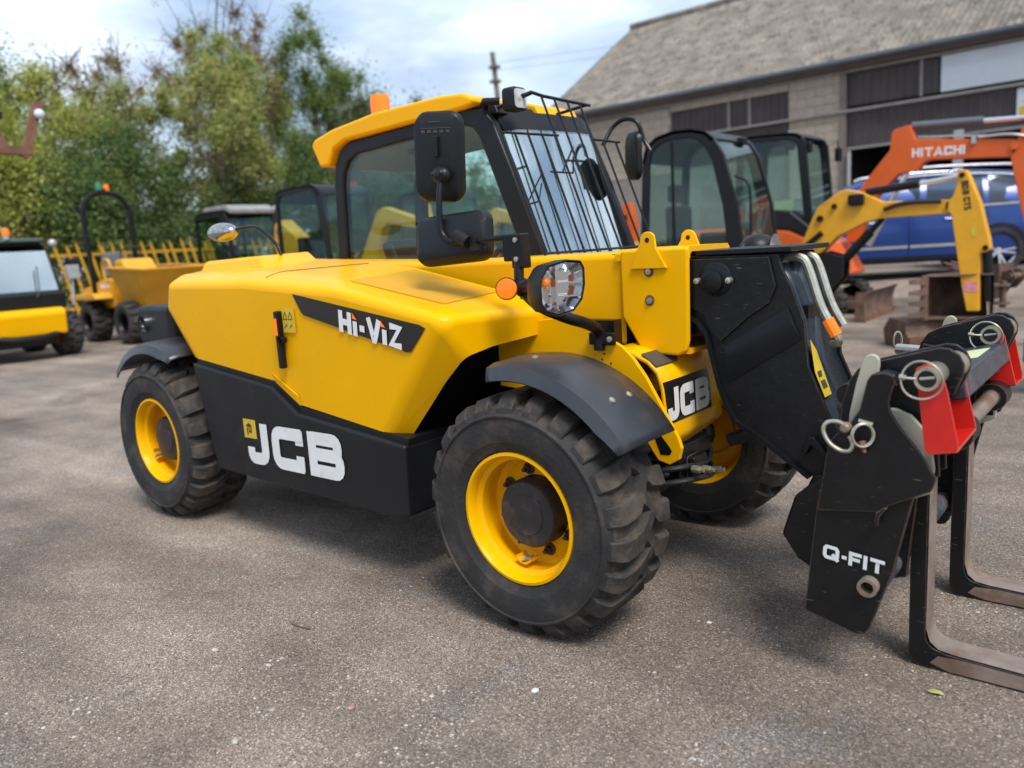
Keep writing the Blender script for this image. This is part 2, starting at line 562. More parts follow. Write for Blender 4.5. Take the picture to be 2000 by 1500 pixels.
def stroke(mb, pl, w, T, lift=None, r=0.0):
    P = rounded(pl, r) if r else [Vector(p) for p in pl]
    n = len(P)
    Lp, Rp = [], []
    for i in range(n):
        d0 = (P[i] - P[i - 1]).normalized() if i else (P[1] - P[0]).normalized()
        d1 = (P[i + 1] - P[i]).normalized() if i < n - 1 else d0
        n0 = Vector((-d0.y, d0.x))
        n1 = Vector((-d1.y, d1.x))
        m = (n0 + n1).normalized()
        k = min(1.42, 1 / max(0.35, m.dot(n0)))
        Lp.append(P[i] + m * w / 2 * k)
        Rp.append(P[i] - m * w / 2 * k)
    for i in range(n - 1):
        e = lift * (i * 0.00006) if lift else Vector()
        mb.add([T(q) + e for q in (Lp[i], Lp[i + 1], Rp[i + 1], Rp[i])], [(0, 1, 2, 3)])


def lettering(text, origin, u, v, h, w, gap=0.12, stretch=1.0, r=0.0):
    """flat lettering: origin = lower left, u = unit along the line, v = unit up, h = letter height, w = stroke width / height"""
    O, U, V = Vector(origin), Vector(u), Vector(v)
    mb = MB()
    x = 0.0
    layer = 0
    N = U.cross(V).normalized()
    for ch in text:
        wd, sts = GL[ch]
        for pl in sts:
            layer += 1
            e = N * (0.0018 * (layer % 3) / 2)
            stroke(mb, [(x + p[0] * stretch, p[1]) for p in pl], w, lambda p, e=e: O + U * (p.x * h) + V * (p.y * h) + e, N, r)
        x += wd * stretch + gap
    return mb, x * h

# ------------------------------------------------------------------ ground


def gz(x, y):
    t = min(1, max(0, (y - 10.3) / 2.1))
    return 0.36 * t * t * (3 - 2 * t)


def asphalt():
    m = bpy.data.materials.new('asphalt')
    m.use_nodes = True
    n = m.node_tree.nodes
    lk = m.node_tree.links.new
    b = n['Principled BSDF']
    b.inputs['Roughness'].default_value = 0.9
    b.inputs['Specular IOR Level'].default_value = 0.25
    co = n.new('ShaderNodeTexCoord')

    def noise(sc, det=5, rough=0.6, dist=0.0):
        t = n.new('ShaderNodeTexNoise')
        t.inputs['Scale'].default_value = sc
        t.inputs['Detail'].default_value = det
        t.inputs['Roughness'].default_value = rough
        t.inputs['Distortion'].default_value = dist
        lk(co.outputs['Object'], t.inputs['Vector'])
        return t.outputs[0]

    def ramp(src, stops):
        r = n.new('ShaderNodeValToRGB')
        while len(r.color_ramp.elements) < len(stops):
            r.color_ramp.elements.new(0.5)
        for e, (p, c) in zip(r.color_ramp.elements, stops):
            e.position = p
            e.color = (c + (1,)) if isinstance(c, tuple) else (c, c, c, 1)
        lk(src, r.inputs[0])
        return r.outputs[0]

    def mix(fac, a, c, mode='MIX'):
        mm = n.new('ShaderNodeMix')
        mm.data_type = 'RGBA'
        mm.blend_type = mode
        if isinstance(fac, float):
            mm.inputs[0].default_value = fac
        else:
            lk(fac, mm.inputs[0])
        for s_, i in ((a, 6), (c, 7)):
            if isinstance(s_, tuple):
                mm.inputs[i].default_value = s_ + (1,)
            else:
                lk(s_, mm.inputs[i])
        return mm.outputs[2]
    base = ramp(noise(0.55, 6, 0.62, 0.6), [(0.30, (0.175, 0.138, 0.112)), (0.50, (0.250, 0.202, 0.163)), (0.70, (0.335, 0.278, 0.226))])
    # worn patches where the stones show grey
    patch = ramp(noise(1.7, 8, 0.7, 0.4), [(0.56, 0.0), (0.70, 0.7)])
    base = mix(patch, base, ramp(noise(95, 3, 0.7), [(0.36, (0.085, 0.08, 0.076)), (0.64, (0.31, 0.295, 0.28))]))
    vo = n.new('ShaderNodeTexVoronoi')
    vo.inputs['Scale'].default_value = 230
    lk(co.outputs['Object'], vo.inputs['Vector'])
    sepv = n.new('ShaderNodeSeparateColor')
    lk(vo.outputs['Color'], sepv.inputs[0])
    stone = ramp(sepv.outputs[0], [(0.0, 0.42), (0.5, 0.92), (0.90, 1.25), (1.0, 2.3)])
    base = mix(1.0, base, stone, 'MULTIPLY')
    fine = ramp(noise(380, 3, 0.8), [(0.34, 0.50), (0.64, 1.45)])
    base = mix(1.0, base, fine, 'MULTIPLY')
    # oil stains and rust marks
    dust = ramp(noise(0.33, 7, 0.66, 1.2), [(0.36, 0.72), (0.50, 1.0), (0.66, 1.28)])
    base = mix(1.0, base, dust, 'MULTIPLY')
    oil = ramp(noise(0.9, 7, 0.62, 0.9), [(0.57, 0.0), (0.70, 0.55)])
    base = mix(oil, base, (0.06, 0.055, 0.052))
    rst = ramp(noise(2.3, 7, 0.66, 0.3), [(0.68, 0.0), (0.76, 0.5)])
    base = mix(rst, base, (0.26, 0.16, 0.105))
    # long faint tracks worn by wheels
    mpg = n.new('ShaderNodeMapping')
    mpg.inputs['Scale'].default_value = (0.22, 2.4, 1.0)
    mpg.inputs['Rotation'].default_value = (0, 0, 0.35)
    lk(co.outputs['Object'], mpg.inputs[0])
    tg = n.new('ShaderNodeTexNoise')
    tg.inputs['Scale'].default_value = 1.3
    tg.inputs['Detail'].default_value = 6
    lk(mpg.outputs[0], tg.inputs['Vector'])
    base = mix(1.0, base, ramp(tg.outputs[0], [(0.36, 0.82), (0.5, 1.0), (0.66, 1.17)]), 'MULTIPLY')
    lk(base, b.inputs['Base Color'])
    h1 = ramp(vo.outputs['Distance'], [(0.0, 1.0), (0.7, 0.0)])
    h = mix(0.45, h1, noise(480, 4, 0.7))
    h = mix(0.35, h, noise(30, 6, 0.7))
    bp = n.new('ShaderNodeBump')
    bp.inputs['Strength'].default_value = 0.95
    bp.inputs['Distance'].default_value = 0.006
    lk(h, bp.inputs['Height'])
    lk(bp.outputs[0], b.inputs['Normal'])
    return m


ASPH = asphalt()
xs = [-900, -300, -120, -60] + [-40 + 2.5 * i for i in range(29)] + [60, 120, 300, 900]
ys = [-900, -300, -100, -40, -15, -8, -4, 0, 4, 7, 9, 10, 10.4, 10.8, 11.2, 11.6, 12.0, 12.4, 12.8, 13.2, 15, 18, 22, 30, 60, 120, 300, 900]
gb = MB()
gb.add([(x, y, gz(x, y)) for x in xs for y in ys], [(i * len(ys) + j, (i + 1) * len(ys) + j, (i + 1) * len(ys) + j + 1, i * len(ys) + j + 1) for i in range(len(xs) - 1) for j in range(len(ys) - 1)])
g = obj('ground', gb, ASPH)
g['kind'] = 'structure'

# loose grit on the tarmac, too much to count
GRIT = bpy.data.materials.new('grit')
GRIT.use_nodes = True
_n_ = GRIT.node_tree.nodes
_ge = _n_.new('ShaderNodeNewGeometry')
_rp = _n_.new('ShaderNodeValToRGB')
for p_, c_ in ((0.25, (0.20, 0.17, 0.15)), (0.6, (0.34, 0.30, 0.265)), (0.93, (0.5, 0.47, 0.42))):
    e_ = _rp.color_ramp.elements.new(p_)
    e_.color = c_ + (1,)
_rp.color_ramp.elements[0].color = (0.05, 0.05, 0.055, 1)
_rp.color_ramp.elements[-1].color = (0.5, 0.48, 0.45, 1)
GRIT.node_tree.links.new(_ge.outputs['Random Per Island'], _rp.inputs[0])
GRIT.node_tree.links.new(_rp.outputs[0], _n_['Principled BSDF'].inputs['Base Color'])
_n_['Principled BSDF'].inputs['Roughness'].default_value = 0.9
rg = random.Random(5)
sb = MB()
cnt = 0
OCT = [(1, 0, 0), (0.2, 1, 0.1), (-1, 0.1, 0), (-0.1, -1, 0.05), (0.1, 0.1, 0.8)]
CLUST = [(.127, -.589, .10), (-.217, -.551, .09), (-.577, -.573, .09), (-.927, -.72, .10), (-.844, -1.128, .12), (1.235, .949, .12), (.744, -.271, .05), (-.02, -.42, .06), (-.35, -.78, .06)]
while cnt < 17000:
    t = rg.random() ** 1.7
    dist = 1.0 + t * 6.0
    a = YAW + (rg.random() - 0.5) * 1.5
    x, y = CAM.x + math.sin(a) * dist, CAM.y + math.cos(a) * dist
    dn = mnoise.noise(Vector((x * 1.4, y * 1.4, 3.1))) + 0.6 * mnoise.noise(Vector((x * 4.3, y * 4.3, 8.0)))
    cz_ = max(math.exp(-(((x - qx) / qr) ** 2 + ((y - qy) / qr) ** 2)) for qx, qy, qr in CLUST)
    if rg.random() > 0.10 + max(0, dn) * 0.9 + cz_ * 1.2:
        continue
    cnt += 1
    r = 0.0013 + (0.0034 + 0.0028 * cz_) * rg.random() ** 2.3
    ca, sa = math.cos(rg.random() * 6.28), math.sin(rg.random() * 6.28)
    q = [1 + 0.35 * (rg.random() - 0.5) for _ in range(5)]
    sb.add([(x + r * k * (p[0] * ca - p[1] * sa), y + r * k * (p[0] * sa + p[1] * ca), 0.0002 + r * k * p[2]) for p, k in zip(OCT, q)], [(0, 1, 4), (1, 2, 4), (2, 3, 4), (3, 0, 4)])
me = bpy.data.meshes.new('loose_grit')
me.from_pydata(sb.v, [], sb.f)
me.materials.append(GRIT)
o = link('loose_grit', me)
o['kind'] = 'stuff'
o['label'] = 'fine loose grit scattered over the worn tarmac'

PEB = mat('pale_stone', (0.42, 0.40, 0.36), 0.85, var=0.2, vscale=60, bump=0.3, bscale=200)
PEBW = mat('white_stone', (0.60, 0.60, 0.58), 0.8, var=0.15, vscale=60, bump=0.3, bscale=200)
PEBP = mat('pink_stone', (0.42, 0.22, 0.18), 0.85, var=0.2, vscale=60)


def pebble(x, y, r, m, label, seed):
    b = MB().ball((0, 0, 0), 1, 10)
    rr = random.Random(seed)
    off = Vector((rr.random() * 9, rr.random() * 9, rr.random() * 9))
    sc = Vector((1.25, 0.9, 0.62)) * r
    ang = rr.random() * 6
    b.v = [tuple(Matrix.Rotation(ang, 3, 'Z') @ (Vector(v) * (1 + 0.28 * mnoise.noise(Vector(v) * 1.4 + off)) * sc)) for v in b.v]
    o = obj('pebble', b, m, None, smooth=25)
    o.location = (x, y, r * 0.42)
    tag(o, label, 'pebble', 'loose pebbles on the tarmac')


PEBBLES_HERE = True

# ------------------------------------------------------------------ workshop building behind the cars
DIRT_BRK = (0.20, 0.17, 0.14)
BLOCK = mat('concrete_block', (0.44, 0.365, 0.29), 0.9, var=0.16, vscale=3, bump=0.3, bscale=50, dirt=(0.23, 0.195, 0.16), dscale=1.3, damt=(0.5, 0.8))
MORT = mat('block_mortar', (0.27, 0.24, 0.205), 0.95, var=0.12, vscale=6)
TIMB = mat('grey_timber', (0.20, 0.165, 0.14), 0.85, var=0.2, vscale=3, dirt=(0.12, 0.10, 0.085), dscale=3)
BRN = mat('brown_cladding', (0.062, 0.048, 0.046), 0.6, var=0.16, vscale=2, dirt=(0.095, 0.075, 0.07), dscale=1.6, damt=(0.45, 0.85))
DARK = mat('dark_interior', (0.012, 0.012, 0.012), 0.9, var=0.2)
GUT = mat('blue_grey_gutter', (0.115, 0.135, 0.16), 0.4, var=0.12)
ROOF = mat('fibre_cement', (0.265, 0.236, 0.195), 0.95, var=0.35, vscale=1.6, bump=0.5, bscale=18, spec=0.2, dirt=(0.11, 0.103, 0.09), dscale=3.2, damt=(0.42, 0.62))
RAIL = mat('weathered_rail', (0.28, 0.26, 0.235), 0.7, var=0.15)

WD = Vector((0.999385, -0.0350766, 0))
WN = Vector((0.0350766, 0.999385, 0))          # into the building
B0 = Vector((-14.454, 19.653, 0))               # left eave corner on the wall plane
BM = Matrix(((WD.x, WN.x, 0, B0.x), (WD.y, WN.y, 0, B0.y), (0, 0, 1, 0), (0, 0, 0, 1)))
bld = bpy.data.objects.new('workshop', None)
COL.objects.link(bld)
bld.matrix_world = BM
MW[bld] = BM
tag(bld, 'long concrete block workshop with brown cladding and corrugated grey roof', 'building')
LEN = 26.0
DEP = 11.6
GZ = 0.2


def bpart(name, mb, m, parent=None, **k):
    return obj(name, mb, m, parent or bld, local=True, **k)


# solid pieces of wall: (a0, a1, z0, z1)
wall = MB()
T0, T1 = 0.02, 0.25
for a0, a1, z0, z1 in ((0.05, 4.66, GZ, 5.05), (8.12, 9.56, GZ, 5.05), (4.66, 8.12, 4.80, 5.05), (9.56, LEN, 4.96, 5.05), (4.66, 8.12, GZ, 3.2), (15.6, LEN, GZ, 4.96)):
    wall.box(a0, a1, T0, T1, z0, z1)
wall.box(0.05, 0.28, T1, DEP, GZ, 5.05)
wall.box(LEN - .25, LEN, T1, DEP, GZ, 5.05)
wall.box(0.05, LEN, DEP - .2, DEP, GZ, 5.05)
wall.prism([(T0, 5.05), (DEP, 5.05), (5.66, 8.8)], 'x', 0.07, 0.27)
wl = bpart('wall', wall, MORT)
# individual blocks
blk = MB().box(0, 0.44, 0.004, 0.05, 0, 0.215)
bme = mesh_of('block', blk, 0)
bme.materials.append(BLOCK)
nb = 0
rb = random.Random(3)


def blocks(a0, a1, z0, z1):
    global nb
    k = 0
    z = z0
    while z + 0.2 < z1:
        a = a0 - (0.225 if k % 2 else 0)
        while a < a1 - 0.02:
            s0, s1 = max(a, a0), min(a + 0.44, a1)
            if s1 - s0 > 0.08 and nb < 296:
                o = link('block', bme, wl, True)
                o.location = (s0, rb.uniform(-0.003, 0.003), z)
                o.scale = ((s1 - s0) / 0.44, 1, 1)
                nb += 1
            a += 0.452
        z += 0.227
        k += 1


blocks(8.14, 9.54, 2.05, 5.02)
blocks(1.2, 4.64, 3.1, 5.02)
blocks(4.68, 8.10, 4.81, 5.04)

# brown ribbed cladding


def ribbed(a0, a1, z0, z1, y=0.0, pitch=0.19):
    b = MB()
    pts = []
    a = a0
    while a < a1:
        for da, dy in ((0, 0), (0.13, 0), (0.14, 0.022), (0.18, 0.022)):
            if a + da < a1:
                pts.append((a + da, y - dy + 0.022))
        a += pitch
    pts.append((a1, y + 0.022))
    n = len(pts)
    return b.add([(p[0], p[1], z0) for p in pts] + [(p[0], p[1], z1) for p in pts], [(i, i + 1, n + i + 1, n + i) for i in range(n - 1)])


for nm, a0, a1, z0, z1 in (('cladding_panel', 4.70, 6.42, 4.10, 4.78), ('cladding_panel', 6.48, 7.02, 4.10, 4.78), ('cladding_panel', 7.08, 8.09, 4.10, 4.78),
                           ('cladding_panel', 4.70, 8.09, 3.2, 4.02), ('cladding_panel', 9.60, 11.25, 4.18, 4.93), ('cladding_panel', 11.31, 11.66, 4.18, 4.93),
                           ('cladding_panel', 9.60, 15.55, 3.20, 4.08)):
    bpart(nm, ribbed(a0, a1, z0, z1, 0.05), BRN, smooth=20)
for a in (6.45, 7.05):
    bpart('mullion', MB().box(a - 0.03, a + 0.03, 0.0, 0.06, 4.09, 4.79), RAIL)
bpart('mullion', MB().box(11.25, 11.31, 0.0, 0.06, 4.15, 4.95), RAIL)
bpart('white_panel', MB().box(11.70, 15.5, -0.01, 0.03, 4.17, 4.955), WHP)
bpart('door_rail', MB().box(4.6, 15.6, -0.10, -0.02, 4.03, 4.095), RAIL, bevel=0.01)
bpart('door_bottom_rail', MB().box(9.6, 15.55, 0.0, 0.06, 3.14, 3.198), RAIL)
bpart('fascia', MB().box(0.0, LEN, -0.09, -0.03, 5.06, 5.24), TIMB)
bpart('eaves_board', MB().box(0.02, LEN, -0.06, 0.0, 4.975, 5.03), RAIL)
bpart('door_frame', MB().box(9.45, 9.60, -0.06, 0.015, GZ, 5.0), TIMB)
# open bay: hall behind the doorway, its shade painted in as near-black lining
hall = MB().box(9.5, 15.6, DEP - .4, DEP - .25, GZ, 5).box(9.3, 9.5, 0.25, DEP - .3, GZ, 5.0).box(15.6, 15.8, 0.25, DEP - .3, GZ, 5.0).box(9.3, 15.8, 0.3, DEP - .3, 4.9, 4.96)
bpart('hall_shade_lining', hall, DARK)
bpart('drain_pipe', MB().tube([(9.70, -0.12, GZ), (9.70, -0.12, 3.1)], 0.05), GALV)
bpart('steel_post', MB().box(12.05, 12.25, -0.30, -0.14, GZ, 3.25), GALV, bevel=0.02)
# warning sign
sg = bpart('warning_sign', MB().box(13.22, 13.85, -0.035, -0.02, 3.36, 3.98), WHP)
tri = MB().prism([(13.33, 3.68), (13.73, 3.68), (13.53, 3.94)], 'y', -0.042, -0.037)
obj('warning_triangle', tri, YDEC, sg, local=True)
obj('warning_band', MB().box(13.27, 13.80, -0.042, -0.037, 3.42, 3.60), YDEC, sg, local=True)
obj('warning_mark', MB().box(13.515, 13.545, -0.046, -0.0435, 3.75, 3.87).box(13.515, 13.545, -0.046, -0.0435, 3.71, 3.735), DEC, sg, local=True)

# corrugated roof: front slope and rear slope, in lapped sheets
RE = Vector((0, -0.28, 5.22))
RR = Vector((0, 5.66, 8.98))


def slope(p0, p1, rows=4):
    b = MB()
    nseg = int(LEN / 0.146) * 6
    up = (p1 - p0)
    nrm = Vector((0, -up.z, up.y)).normalized()
    if nrm.z < 0:
        nrm = -nrm
    for rI in range(rows):
        q0 = p0 + up * (rI / rows) - nrm * 0.008
        q1 = p0 + up * ((rI + 1) / rows + 0.012) + nrm * 0.0
        vs, fs = [], []
        for j in range(nseg + 1):
            a = -0.12 + (LEN + 0.2) * j / nseg
            w = nrm * 0.030 * math.sin(2 * PI * j / 6)
            vs += [q0 + Vector((a, 0, 0)) + w + nrm * 0.012, q1 + Vector((a, 0, 0)) + w]
        fs = [(2 * j, 2 * j + 2, 2 * j + 3, 2 * j + 1) for j in range(nseg)]
        b.add(vs, fs)
    return b


rf = bpart('roof', slope(RE, RR), ROOF, smooth=60)
obj('rear_roof_slope', slope(Vector((0, 11.6, 5.22)), RR, 1), ROOF, rf, local=True, smooth=60)
obj('ridge_cap', MB().tube([(-0.15, 5.66, 9.0), (LEN, 5.66, 9.0)], 0.14, 10), ROOF, rf, local=True)
gt = MB()
prof = arc(-0.40, 5.20, 0.085, 180, 360, 8)
gt.add([(-0.1, p[0], p[1]) for p in prof] + [(LEN, p[0], p[1]) for p in prof], [(i, i + 1, i + 10, i + 9) for i in range(8)])
gt.box(-0.1, LEN, -0.50, -0.482, 5.17, 5.235)
bpart('gutter', gt, GUT)

# rails and far utility pole
WOODP = mat('pole_wood', (0.16, 0.135, 0.11), 0.9, var=0.25, vscale=4)
up_ = thing('utility_pole', 'wooden utility pole standing far off between the cab roof and workshop roof', 'utility pole', (-22.0, 26.4, 0.2))
obj('post', MB().tube([(-21.2, 26.25, 0.1), (-22.15, 26.45, 9.8)], [0.15, 0.11], 10), WOODP, up_)
for h in (8.5, 9.1):
    obj('insulator_bracket', MB().box(-22.25 - 0.0, -21.85, 26.25, 26.6, h, h + 0.12), WOODP, up_)
for k, (z0, y2) in enumerate(((9.35, 60), (9.05, 62))):
    w = MB()
    P0, P1 = Vector((-22.1, 26.5, z0)), Vector((30, y2, 17 - k))
    w.tube([P0.lerp(P1, t / 14) - Vector((0, 0, 1.5 * math.sin(PI * t / 14))) for t in range(15)], 0.006, 5)
    obj('cable', w, HOSE, up_)

# ------------------------------------------------------------------ wheels


def tyre_mesh(name, R, Wd, rim, nl, m, lug=0.034, detail=True):
    """tyre about the local y axis, outer face at y=0, running to y=Wd"""
    b = MB()
    c = R - lug
    half = [(rim, 0.012), (rim + 0.006, -0.006), (rim + (c - rim) * 0.22, -0.016), (rim + (c - rim) * 0.24, -0.019), (rim + (c - rim) * 0.50, -0.026), (rim + (c - rim) * 0.74, -0.022),
            (rim + (c - rim) * 0.76, -0.027), (rim + (c - rim) * 0.79, -0.027), (rim + (c - rim) * 0.82, -0.018), (c - 0.012, 0.002), (c, 0.030)]
    prof = half + [(c + 0.004, Wd * 0.35), (c + 0.005, Wd * 0.5), (c + 0.004, Wd * 0.65)] + [(r, Wd - y) for r, y in reversed(half)]
    b.lathe(prof, n=72 if detail else 32)
    st = [(-0.020, 0.0, c - 0.050, c - 0.062, 0.90), (-0.014, 0.0, c - 0.010, c - 0.052, 0.97), (0.004, 0.0, R - 0.016, c - 0.02, 1.0), (0.022, 0.002, R - 0.003, c - 0.012, 1.0), (Wd * 0.20, 0.012, R, c - 0.01, 1.0),
          (Wd * 0.34, 0.035, R + 0.001, c - 0.01, 0.98), (Wd * 0.44, 0.105, R + 0.001, c - 0.01, 0.84), (Wd * 0.54, 0.185, R + 0.001, c - 0.01, 0.74), (Wd * 0.60, 0.215, R - 0.001, c - 0.01, 0.66)]
    hw = 2 * PI / nl * 0.300
    for side in (0, 1):
        for k in range(nl):
            a0 = 2 * PI * (k + (0.5 if side else 0)) / nl
            vs = []
            for (y, da, rt, rb, wf) in st:
                yy = Wd - y if side else y
                for (dw, rr) in ((-hw * 1.10 * wf, rb), (-hw * wf, rt - 0.007), (-hw * 0.86 * wf, rt), (hw * 0.86 * wf, rt), (hw * wf, rt - 0.007), (hw * 1.10 * wf, rb)):
                    a = a0 + da + dw
                    vs.append((rr * math.cos(a), yy, rr * math.sin(a)))
            fs = []
            for i in range(len(st) - 1):
                for j in range(5):
                    fs.append((6 * i + j, 6 * i + j + 1, 6 * i + j + 7, 6 * i + j + 6))
            fs += [(0, 1, 2, 3, 4, 5), tuple(6 * (len(st) - 1) + j for j in range(6))]
            b.add(vs, fs)
    me = bpy.data.meshes.new(name)
    me.from_pydata(b.v, [], b.f)
    bm = bmesh.new()
    bm.from_mesh(me)
    bmesh.ops.recalc_face_normals(bm, faces=bm.faces)
    bm.to_mesh(me)
    bm.free()
    me.polygons.foreach_set('use_smooth', [True] * len(me.polygons))
    me.set_sharp_from_angle(angle=math.radians(32))
    me.materials.append(m)
    me.materials.append(TREAD if detail else m)
    for p in me.polygons:
        q = sum((me.vertices[i].co for i in p.vertices), Vector()) / len(p.vertices)
        if math.hypot(q.x, q.z) > c - 0.012:
            p.material_index = 1
    return me


def rim_mesh(rim, depth=0.13):
    b = MB()
    q = rim / 0.222
    b.lathe([(rim + 0.004, 0.014), (rim, -0.006), (rim - 0.010 * q, -0.008), (rim - 0.016 * q, 0.0), (rim - 0.020 * q, 0.030), (rim - 0.034 * q, 0.042), (rim - 0.036 * q, 0.075), (rim - 0.030 * q, 0.088),
             (rim - 0.030 * q, depth - 0.01), (rim - 0.050 * q, depth), (rim - 0.060 * q, depth - 0.006), (rim - 0.105 * q, depth - 0.006), (0.02, depth - 0.004)], n=56)
    b.lathe([(rim - 0.03 * q, depth - 0.01), (rim - 0.02 * q, depth + 0.12), (rim + 0.004, depth + 0.15)], n=40)
    return b


TY = tyre_mesh('tyre', 0.410, 0.295, 0.222, 22, TYRE, lug=0.030)
RM = mesh_of('rim', rim_mesh(0.222), 40)
RM.materials.append(YEL)
hb = MB().lathe([(0.118, 0.135), (0.116, 0.06), (0.108, 0.048), (0.070, 0.045), (0.068, 0.041), (0.0005, 0.041)], n=40)
HUBM = mat('hub_casting', (0.020, 0.019, 0.021), 0.5, var=0.3, vscale=8, dirt=(0.11, 0.065, 0.045), dscale=10, damt=(0.52, 0.75), bump=0.1)
HB = mesh_of('hub', hb, 40)
HB.materials.append(HUBM)
bo = MB().lathe([(0.021, 0.0), (0.021, -0.006), (0.014, -0.008)], n=14).lathe([(0.0135, -0.006), (0.0135, -0.022), (0.0005, -0.0225)], n=6).lathe([(0.007, -0.02), (0.007, -0.036), (0.0005, -0.037)], n=10)
BO = mesh_of('wheel_nut', bo, 30)
BO.materials.append(mat('dirty_nut', (0.05, 0.038, 0.030), 0.6, metal=0.3, var=0.4, vscale=30))
vg = MB()
for s in (-1, 1):
    vg.add([(s * 0.026, y, z) for y in (0.035, 0.085) for z in (-0.172, -0.145)] , [(0, 1, 3, 2)])
vgp = [(0.030 * math.sin(t), -0.150 - 0.022 * math.cos(t)) for t in [math.radians(-95 + 19 * i) for i in range(11)]]
vg = MB().add([(p[0], y, p[1]) for y in (0.035, 0.085) for p in vgp] + [(p[0] * 0.86, y, p[1] + 0.003) for y in (0.035, 0.085) for p in vgp],
              [(i, i + 1, i + 12, i + 11) for i in range(10)] + [(i + 22, i + 23, i + 34, i + 33) for i in range(10)] + [(i, i + 1, i + 23, i + 22) for i in range(10)])
VG = mesh_of('valve_guard', vg, 40)
VG.materials.append(YEL)
VS = mesh_of('valve_stem', MB().tube([(0, 0.09, -0.165), (0, 0.05, -0.160), (0, 0.035, -0.152)], 0.006, 8))
VS.materials.append(GALV)

tele = thing('telehandler', 'compact yellow and black telehandler with wire-guarded cab filling the foreground', 'telehandler', (-1.2, 0.766, 0))


def P(name, mb, m, parent=None, **k):
    return obj(name, mb, m, parent or tele, **k)


def wheel(x, y, rz, spin):
    M = Matrix.Translation((x, y, 0.404)) @ Matrix.Rotation(rz, 4, 'Z') @ Matrix.Rotation(spin, 4, 'Y')
    w = link('wheel', RM, tele)
    w.matrix_basis = M
    MW[w] = M
    for nm, me in (('tyre', TY), ('hub', HB), ('valve_guard', VG), ('valve_stem', VS)):
        link(nm, me, w, True)
    for k in range(8):
        a = 2 * PI * k / 8 + 0.35
        bt = link('wheel_nut', BO, w, True)
        bt.location = (0.141 * math.cos(a), 0.122, 0.141 * math.sin(a))
    return w


wheel(0, 0.0, 0, 0.10)
wheel(-2.4, 0.0, 0, 0.9)
wheel(0, 1.532, PI, 0.3)
wheel(-2.4, 1.532, PI, 1.3)

# ------------------------------------------------------------------ engine pod (hood)
V = {}


def hv(k, x, y, z):
    V[k] = (x, y, z)


hv('a', -2.17, .045, 1.205); hv('b', -1.5, .04, 1.200); hv('c', -.87, .04, 1.155); hv('d', -.325, .04, 1.05)
hv('e', -.66, .05, .612); hv('f', -1.20, .05, .681); hv('g', -1.351, .05, .771); hv('h', -2.01, .05, .848); hv('i', -2.205, .045, 1.08)
hv('i2', -2.5, .33, 1.06); hv('h2', -2.42, .33, .85); hv('a2', -2.44, .33, 1.245)
hv('j', -.305, .13, .903); hv('k', -.602, .115, .584); hv('l', -.195, .47, 1.045); hv('m', -.212, .47, .95); hv('jm', -.275, .25, .928)
hv('q', -.40, .125, .812)
hv('b2', -1.5, .15, 1.245); hv('c2', -.95, .13, 1.186); hv('d2', -.365, .13, 1.078); hv('aa', -2.2, .15, 1.245)
hv("A'", -2.56, .60, 1.27); hv("B'", -1.5, .55, 1.272); hv("C'", -.96, .55, 1.212); hv("D'", -.41, .53, 1.098); hv("L'", -.195, .55, 1.045)
hv("M'", -.212, .55, .95); hv("I'", -2.60, .60, 1.06); hv("H'", -2.5, .60, .85); hv("G'", -1.351, .55, .771); hv("F'", -1.2, .55, .681); hv("K'", -.602, .55, .584)
ks = list(V)
faces = [('a', 'b', 'c', 'd', 'e', 'f', 'g', 'h', 'i'), ('d', 'e', 'k', 'q', 'j'), ('d', 'j', 'jm', 'm', 'l'), ('d', 'l', "L'", "D'", 'd2'), ('c', 'c2', 'd2', 'd'), ('b', 'b2', 'c2', 'c'),
         ('a', 'aa', 'b2', 'b'), ('c2', "C'", "D'", 'd2'), ('b2', "B'", "C'", 'c2'), ('aa', 'a2', "A'", "B'", 'b2'), ('a', 'i', 'i2', 'a2', 'aa'), ('i', 'h', 'h2', 'i2'), ('a2', 'i2', "I'", "A'"), ('i2', 'h2', "H'", "I'"),
         ('l', 'm', "M'", "L'")]
hood = MB()
hood.add([V[k] for k in ks], [tuple(ks.index(k) for k in f) for f in faces])
hm = mesh_of('hood', hood, 60)
bm = bmesh.new()
bm.from_mesh(hm)
sh = {}
es = [e for e in bm.edges if not e.is_boundary and e.calc_face_angle(0) > math.radians(9)]
bmesh.ops.bevel(bm, geom=es, offset=0.032, segments=4, affect='EDGES', profile=0.55, clamp_overlap=True)
bmesh.ops.recalc_face_normals(bm, faces=bm.faces)
bm.to_mesh(hm)
bm.free()
hm.polygons.foreach_set('use_smooth', [True] * len(hm.polygons))
hd = P('hood', hm, YEL)
sm = hd.modifiers.new('wall', 'SOLIDIFY')
sm.thickness = 0.012
sm.offset = -1
wn = hd.modifiers.new('normals', 'WEIGHTED_NORMAL')
wn.weight = 80
wn.keep_sharp = True


def bil(p00, p10, p11, p01, u, v):
    p = [Vector(V[k]) for k in (p00, p10, p11, p01)]
    return p[0].lerp(p[1], u).lerp(p[3].lerp(p[2], u), v)


VENT = mat('vent_mesh', (0.70, 0.35, 0.005), 0.5, var=0.12, vscale=260, bump=0.5, bscale=420)
vq = [bil('c2', 'd2', "D'", "C'", u, v) for u, v in ((0.01, 0.03), (0.97, 0.03), (0.97, 0.93), (0.01, 0.93))]
vb = MB()
N_ = 6
from mathutils.bvhtree import BVHTree
_bm = bmesh.new()
_bm.from_mesh(hm)
HBVH = BVHTree.FromBMesh(_bm)
_bm.free()


def on_hood(p, lift=0.0022):
    hit = HBVH.ray_cast(Vector((p[0], p[1], 1.6)), Vector((0, 0, -1)))
    return (hit[0] + hit[1] * (lift if hit[1].z > 0 else -lift)) if hit[0] else Vector(p)


